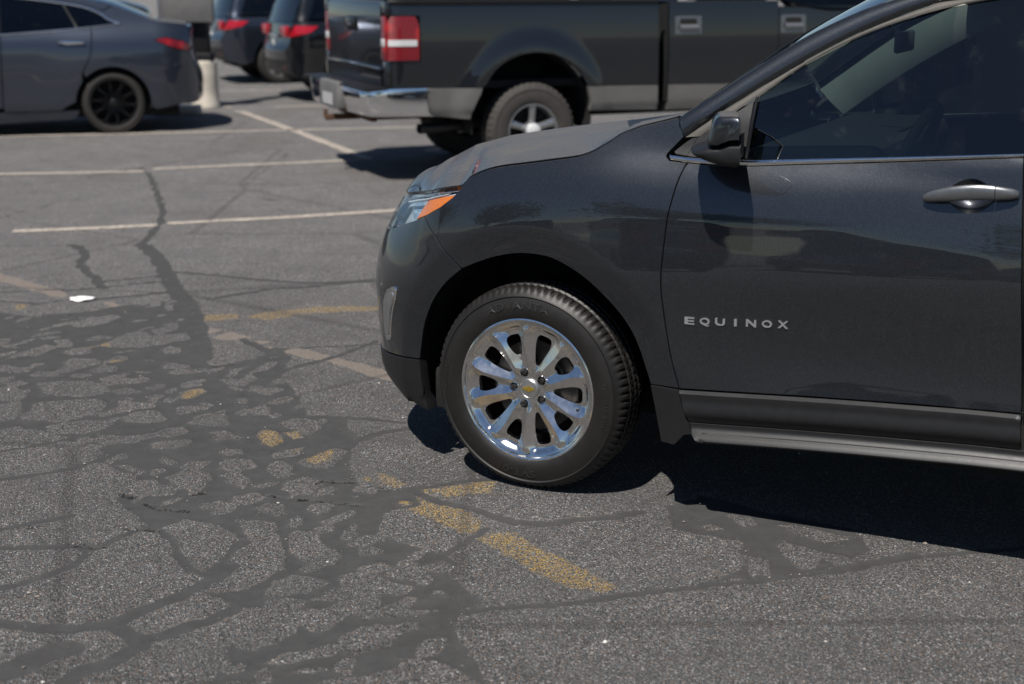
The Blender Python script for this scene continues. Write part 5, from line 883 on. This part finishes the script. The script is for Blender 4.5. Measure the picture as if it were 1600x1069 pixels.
# ---------------------------------------------------------------- hatch-tailed utility vehicles further back (x forward from the tail at x = 0)
def far_suv(name, loc, rz, col, label, H=1.68, L=4.6, W=1.86, group='utility vehicles parked beyond the pickup'):
    e = empty(name, loc, rz, label, 'car', group)
    f0 = car_skin(W, L, 0, .34, 1.02*H/1.68, .42); k = H/1.68; mi = Matrix.Translation((0, W, 0)) @ Matrix.Diagonal((1, -1, 1, 1))
    f = f0; bo = lambda o: clone(o, o.parent, mi)
    wr, wf = .88, L-.92; ar = _arc(wr, .41, 0, 180, 16, .35); af = _arc(wf, .41, 0, 180, 16, .35)
    tail = [(.30,.30),(.10,.36),(.03,.50),(.0,.66),(.05,.80),(.09,1.0*k)]
    bo(panel('body_side', f, [(.30,.30)]+tail[1:]+[(.10,1.04*k),(1.6,1.05*k),(3.1,1.0*k),(3.9,.95*k),(4.45,.80*k),(L,.62),(L-.03,.36),(L-.3,.27)]+af+[(wf-.43,.25),(wr+.43,.25)]+ar, col, e, .05, depth=.03))
    bo(panel('side_window', shift(f, -.008), [(.28,1.07*k),(.50,1.52*k),(2.0,1.58*k),(2.6,1.52*k),(3.25,1.04*k),(1.6,1.08*k)], 'dglass', e, .08))
    bo(ribbon('roof_rail', f, [(.12,1.05*k),(.30,1.45*k),(.50,1.62*k),(2.0,1.675*k),(2.6,1.60*k),(3.3,1.06*k)], [(.29,1.05*k),(.48,1.50*k),(.55,1.55*k),(2.0,1.60*k),(2.55,1.53*k),(3.15,1.06*k)], col, e, .01))
    hb_ = cross('hatch', edge(f, [(.09,1.0*k),(.05,.80),(.02,.72)]), W, [[-.06, 0, 0]], col, e, 13)
    cross('rear_bumper', edge(f, [(.02,.72),(.0,.66),(.02,.55)]), W, [[-.08, 0, 0]], col, e, 13)
    lb = cross('bumper_lower', edge(f, [(.025,.54),(.10,.36),(.30,.30)]), W, [[-.06, 0, 0]], 'plastic', e, 13)
    MB().box((.02, W/2-.55, .44), (.05, W/2-.40, .48), .006).box((.02, W/2+.40, .44), (.05, W/2+.55, .48), .006).build('reflector', 'red', lb)
    cross('rear_glass', edge(f, [(.09,1.0*k),(.22,1.3*k),(.42,1.6*k)]), W, [[-.05, 0, 0]], 'dglass', e, 13)
    cross('roof', edge(f, [(.42,1.6*k),(.7,1.64*k),(2.0,1.675*k),(2.6,1.6*k)]), W, [[0, 0, .05]], col, e, 13)
    cross('windshield', edge(f, [(2.6,1.6*k),(3.3,1.06*k)]), W, [[.12, 0, .02]], 'dglass', e, 11)
    cross('hood', edge(f, [(3.3,1.02*k),(3.9,.95*k),(4.45,.80*k),(L,.62),(L-.03,.36)]), W, [[.05, 0, .06]], col, e, 11)
    tl_ = panel('tail_lamp', shift(f, .012), [(.04,.84*k),(.30,.90*k),(.42,.98*k),(.12,.99*k)], 'red', e, .03); bo(tl_)
    a0 = f(.06, .84*k); 
    for y0, y1 in ((.20, .52), (W-.52, W-.20)): MB().box((.0, y0, .84*k), (.07, y1, .98*k), .02).build('hatch_lamp', 'red', hb_)
    MB().box((-.035, .58, .83*k), (-.005, W-.58, .865*k), .006).build('hatch_trim', 'chrome', hb_); MB().box((-.03, W/2-.16, .68*k), (-.018, W/2+.16, .80*k), .003).build('plate', 'whitelens', hb_)
    MB().box((.3, .14, .24), (L-.3, W-.14, .5)).box((.25, .2, .5), (L-.5, W-.2, .95)).build('underbody', 'under', e)
    w_ = plain_wheel(e, .35, .235, .22, 'alloy', 5, 'rubbers', 'wheel', .03); w_.location = (wr, .01, .348)
    for x, y, r in ((wf, .01, 0), (wr, W-.01, math.pi), (wf, W-.01, math.pi)):
        c = w_.copy(); COL.objects.link(c); c.parent = e; c.location = (x, y, .348); c.rotation_euler = (0, 0, r)
        for ch in w_.children: d = ch.copy(); COL.objects.link(d); d.parent = c
    return e
A22 = math.radians(22)
far_suv('utility_vehicle', (-2.95, 19.2, 0), A22, 'black', 'black utility vehicle with wide red tail lamp, parked beside the pickup truck tail', 1.72)
far_suv('utility_vehicle', (-4.45, 22.4, 0), A22, 'navy', 'slate blue utility vehicle parked on the far side of the black one', 1.66)
far_suv('utility_vehicle', (-13.5, 35.5, 0), math.radians(18), 'black', 'dark vehicle far back, seen above the sedan trunk left of the grey box', 1.70, group='vehicles in the far row')
far_suv('utility_vehicle', (-7.2, 40.5, 0), math.radians(18), 'silver', 'silver vehicle in the far row, beyond the slate blue one', 1.66, group='vehicles in the far row')
# ---------------------------------------------------------------- pole on a concrete pedestal carrying a grey box
PO = empty('light_pole', PST_O, 0, 'black pole with grey metal box on a round concrete pedestal behind the sedan tail', 'pole')
pr = [(.0, .0), (.190, .0), (.192, .03), (.178, .06), (.175, .30), (.173, .56), (.166, .592), (.156, .60), (0, .60)]
P = np.array([[(r*math.cos(t)*(1+.012*math.sin(5*t+z*9)), r*math.sin(t)*(1+.012*math.sin(4*t)), z) for r, z in pr] for t in np.linspace(0, 2*math.pi, 40, endpoint=False)])
MB().grid(P, cn=True).build('pedestal', 'concrete', PO, sharp=50)
MB().box((-.15, -.13, .601), (.13, .13, .70), .012).build('base_plate', 'blackpost', PO)
MB().box((-.125, -.10, .70), (.09, .10, 4.6), .012).build('post', 'blackpost', PO)
bx_ = MB().box((-.49, -.22, 1.085), (.20, -.108, 1.66), .015).build('equipment_box', 'signback', PO); MB().box((-.495, -.227, 1.08), (-.46, -.221, 1.665)).build('box_edge', 'alloy', bx_)
ws_ = MB().box((-.62, -.16, 0), (-.05, .10, .115), .03).build('wheel_stop', 'concrete', None, loc=(-3.80, 17.75, 0)); tag(ws_, 'low worn concrete kerb block at the foot of the pole pedestal', 'kerb')
# ---------------------------------------------------------------- vehicles and trees added behind the viewer, unseen, for the near paint to reflect
M['bark'] = simple('tree_bark', (.10, .075, .055), .9, 0, .25, 12, bump=.6, bscale=40)
lm_, N_, b_ = new_mat('tree_leaves'); oi = N_.add('ShaderNodeNewGeometry').outputs['Random Per Island']
N_.l.new(N_.ramp(oi, [(0, (.025, .05, .014)), (.6, (.05, .09, .022)), (1, (.09, .13, .035))]), b_.inputs['Base Color']); b_.inputs['Roughness'].default_value = .6; M['leaf'] = lm_
TREE = None
def tree(loc, sc, rz, label):  # out of view, added only for its dark reflection in the near car
    global TREE
    e = empty('tree', loc, rz, label, 'tree', 'trees added behind the viewer, mirrored in the near car'); e.scale = (sc, sc, sc)
    if TREE is None:
        g = np.random.default_rng(11); tr_ = MB(); tr_.tube([(0, 0, 0), (.05, .02, 1.2), (.02, .1, 2.4), (.1, .05, 3.6)], [.2, .16, .13, .07], 10); tips = []
        for k in range(11):
            a = 2.4*k; z0 = 1.6+.17*k; r = 1.9-.08*k; p = [(.04, .05, z0), (r*.5*math.cos(a), r*.5*math.sin(a), z0+.6), (r*math.cos(a), r*math.sin(a), z0+1.3)]; tr_.tube(p, [.07, .045, .02], 7); tips += [p[1], p[2]]
        tips.append((.1, .05, 4.2)); V, F = [], []
        for t in tips:
            for _ in range(170):
                c = np.array(t)+g.normal(0, .48, 3)*[1, 1, .8]; d1 = g.normal(size=3); d1 /= np.linalg.norm(d1); d2 = np.cross(d1, g.normal(size=3)); d2 /= np.linalg.norm(d2); s = g.uniform(.05, .11); o = len(V)
                V += [c-d1*s*1.4, c-d2*s*.7, c+d1*s*1.4, c+d2*s*.7]; F.append((o, o+1, o+2, o+3))
        TREE = (tr_.build('trunk', 'bark', e), obj('crown', V, F, 'leaf', e, False))
    else:
        for s in TREE: c = s.copy(); COL.objects.link(c); c.parent = e
BL = 'vehicle added behind the viewer for its reflection in the near car'
for i, (x, y, c) in enumerate(((-12.6, -1.6, 'silver'), (-10.6, -4.6, 'black'), (-8.4, -7.4, 'navy'), (-5.9, -9.9, 'sedan'))):  # row added out of view so the glossy flank mirrors something
    far_suv('utility_vehicle', (x, y, 0), math.radians(205), c, {'navy': 'slate blue', 'sedan': 'blue-grey'}.get(c, c)+' '+BL, 1.68, group='vehicles added behind the viewer')
for i, (x, y, s) in enumerate(((-27, 4, 1.5), (-24, -6, 1.25), (-20, -14, 1.6), (-13, -21, 1.35), (-5, -25, 1.5))):
    tree((x, y, 0), s, 1.3*i, 'leafy green tree added behind the viewer for its reflection in the near car paint')
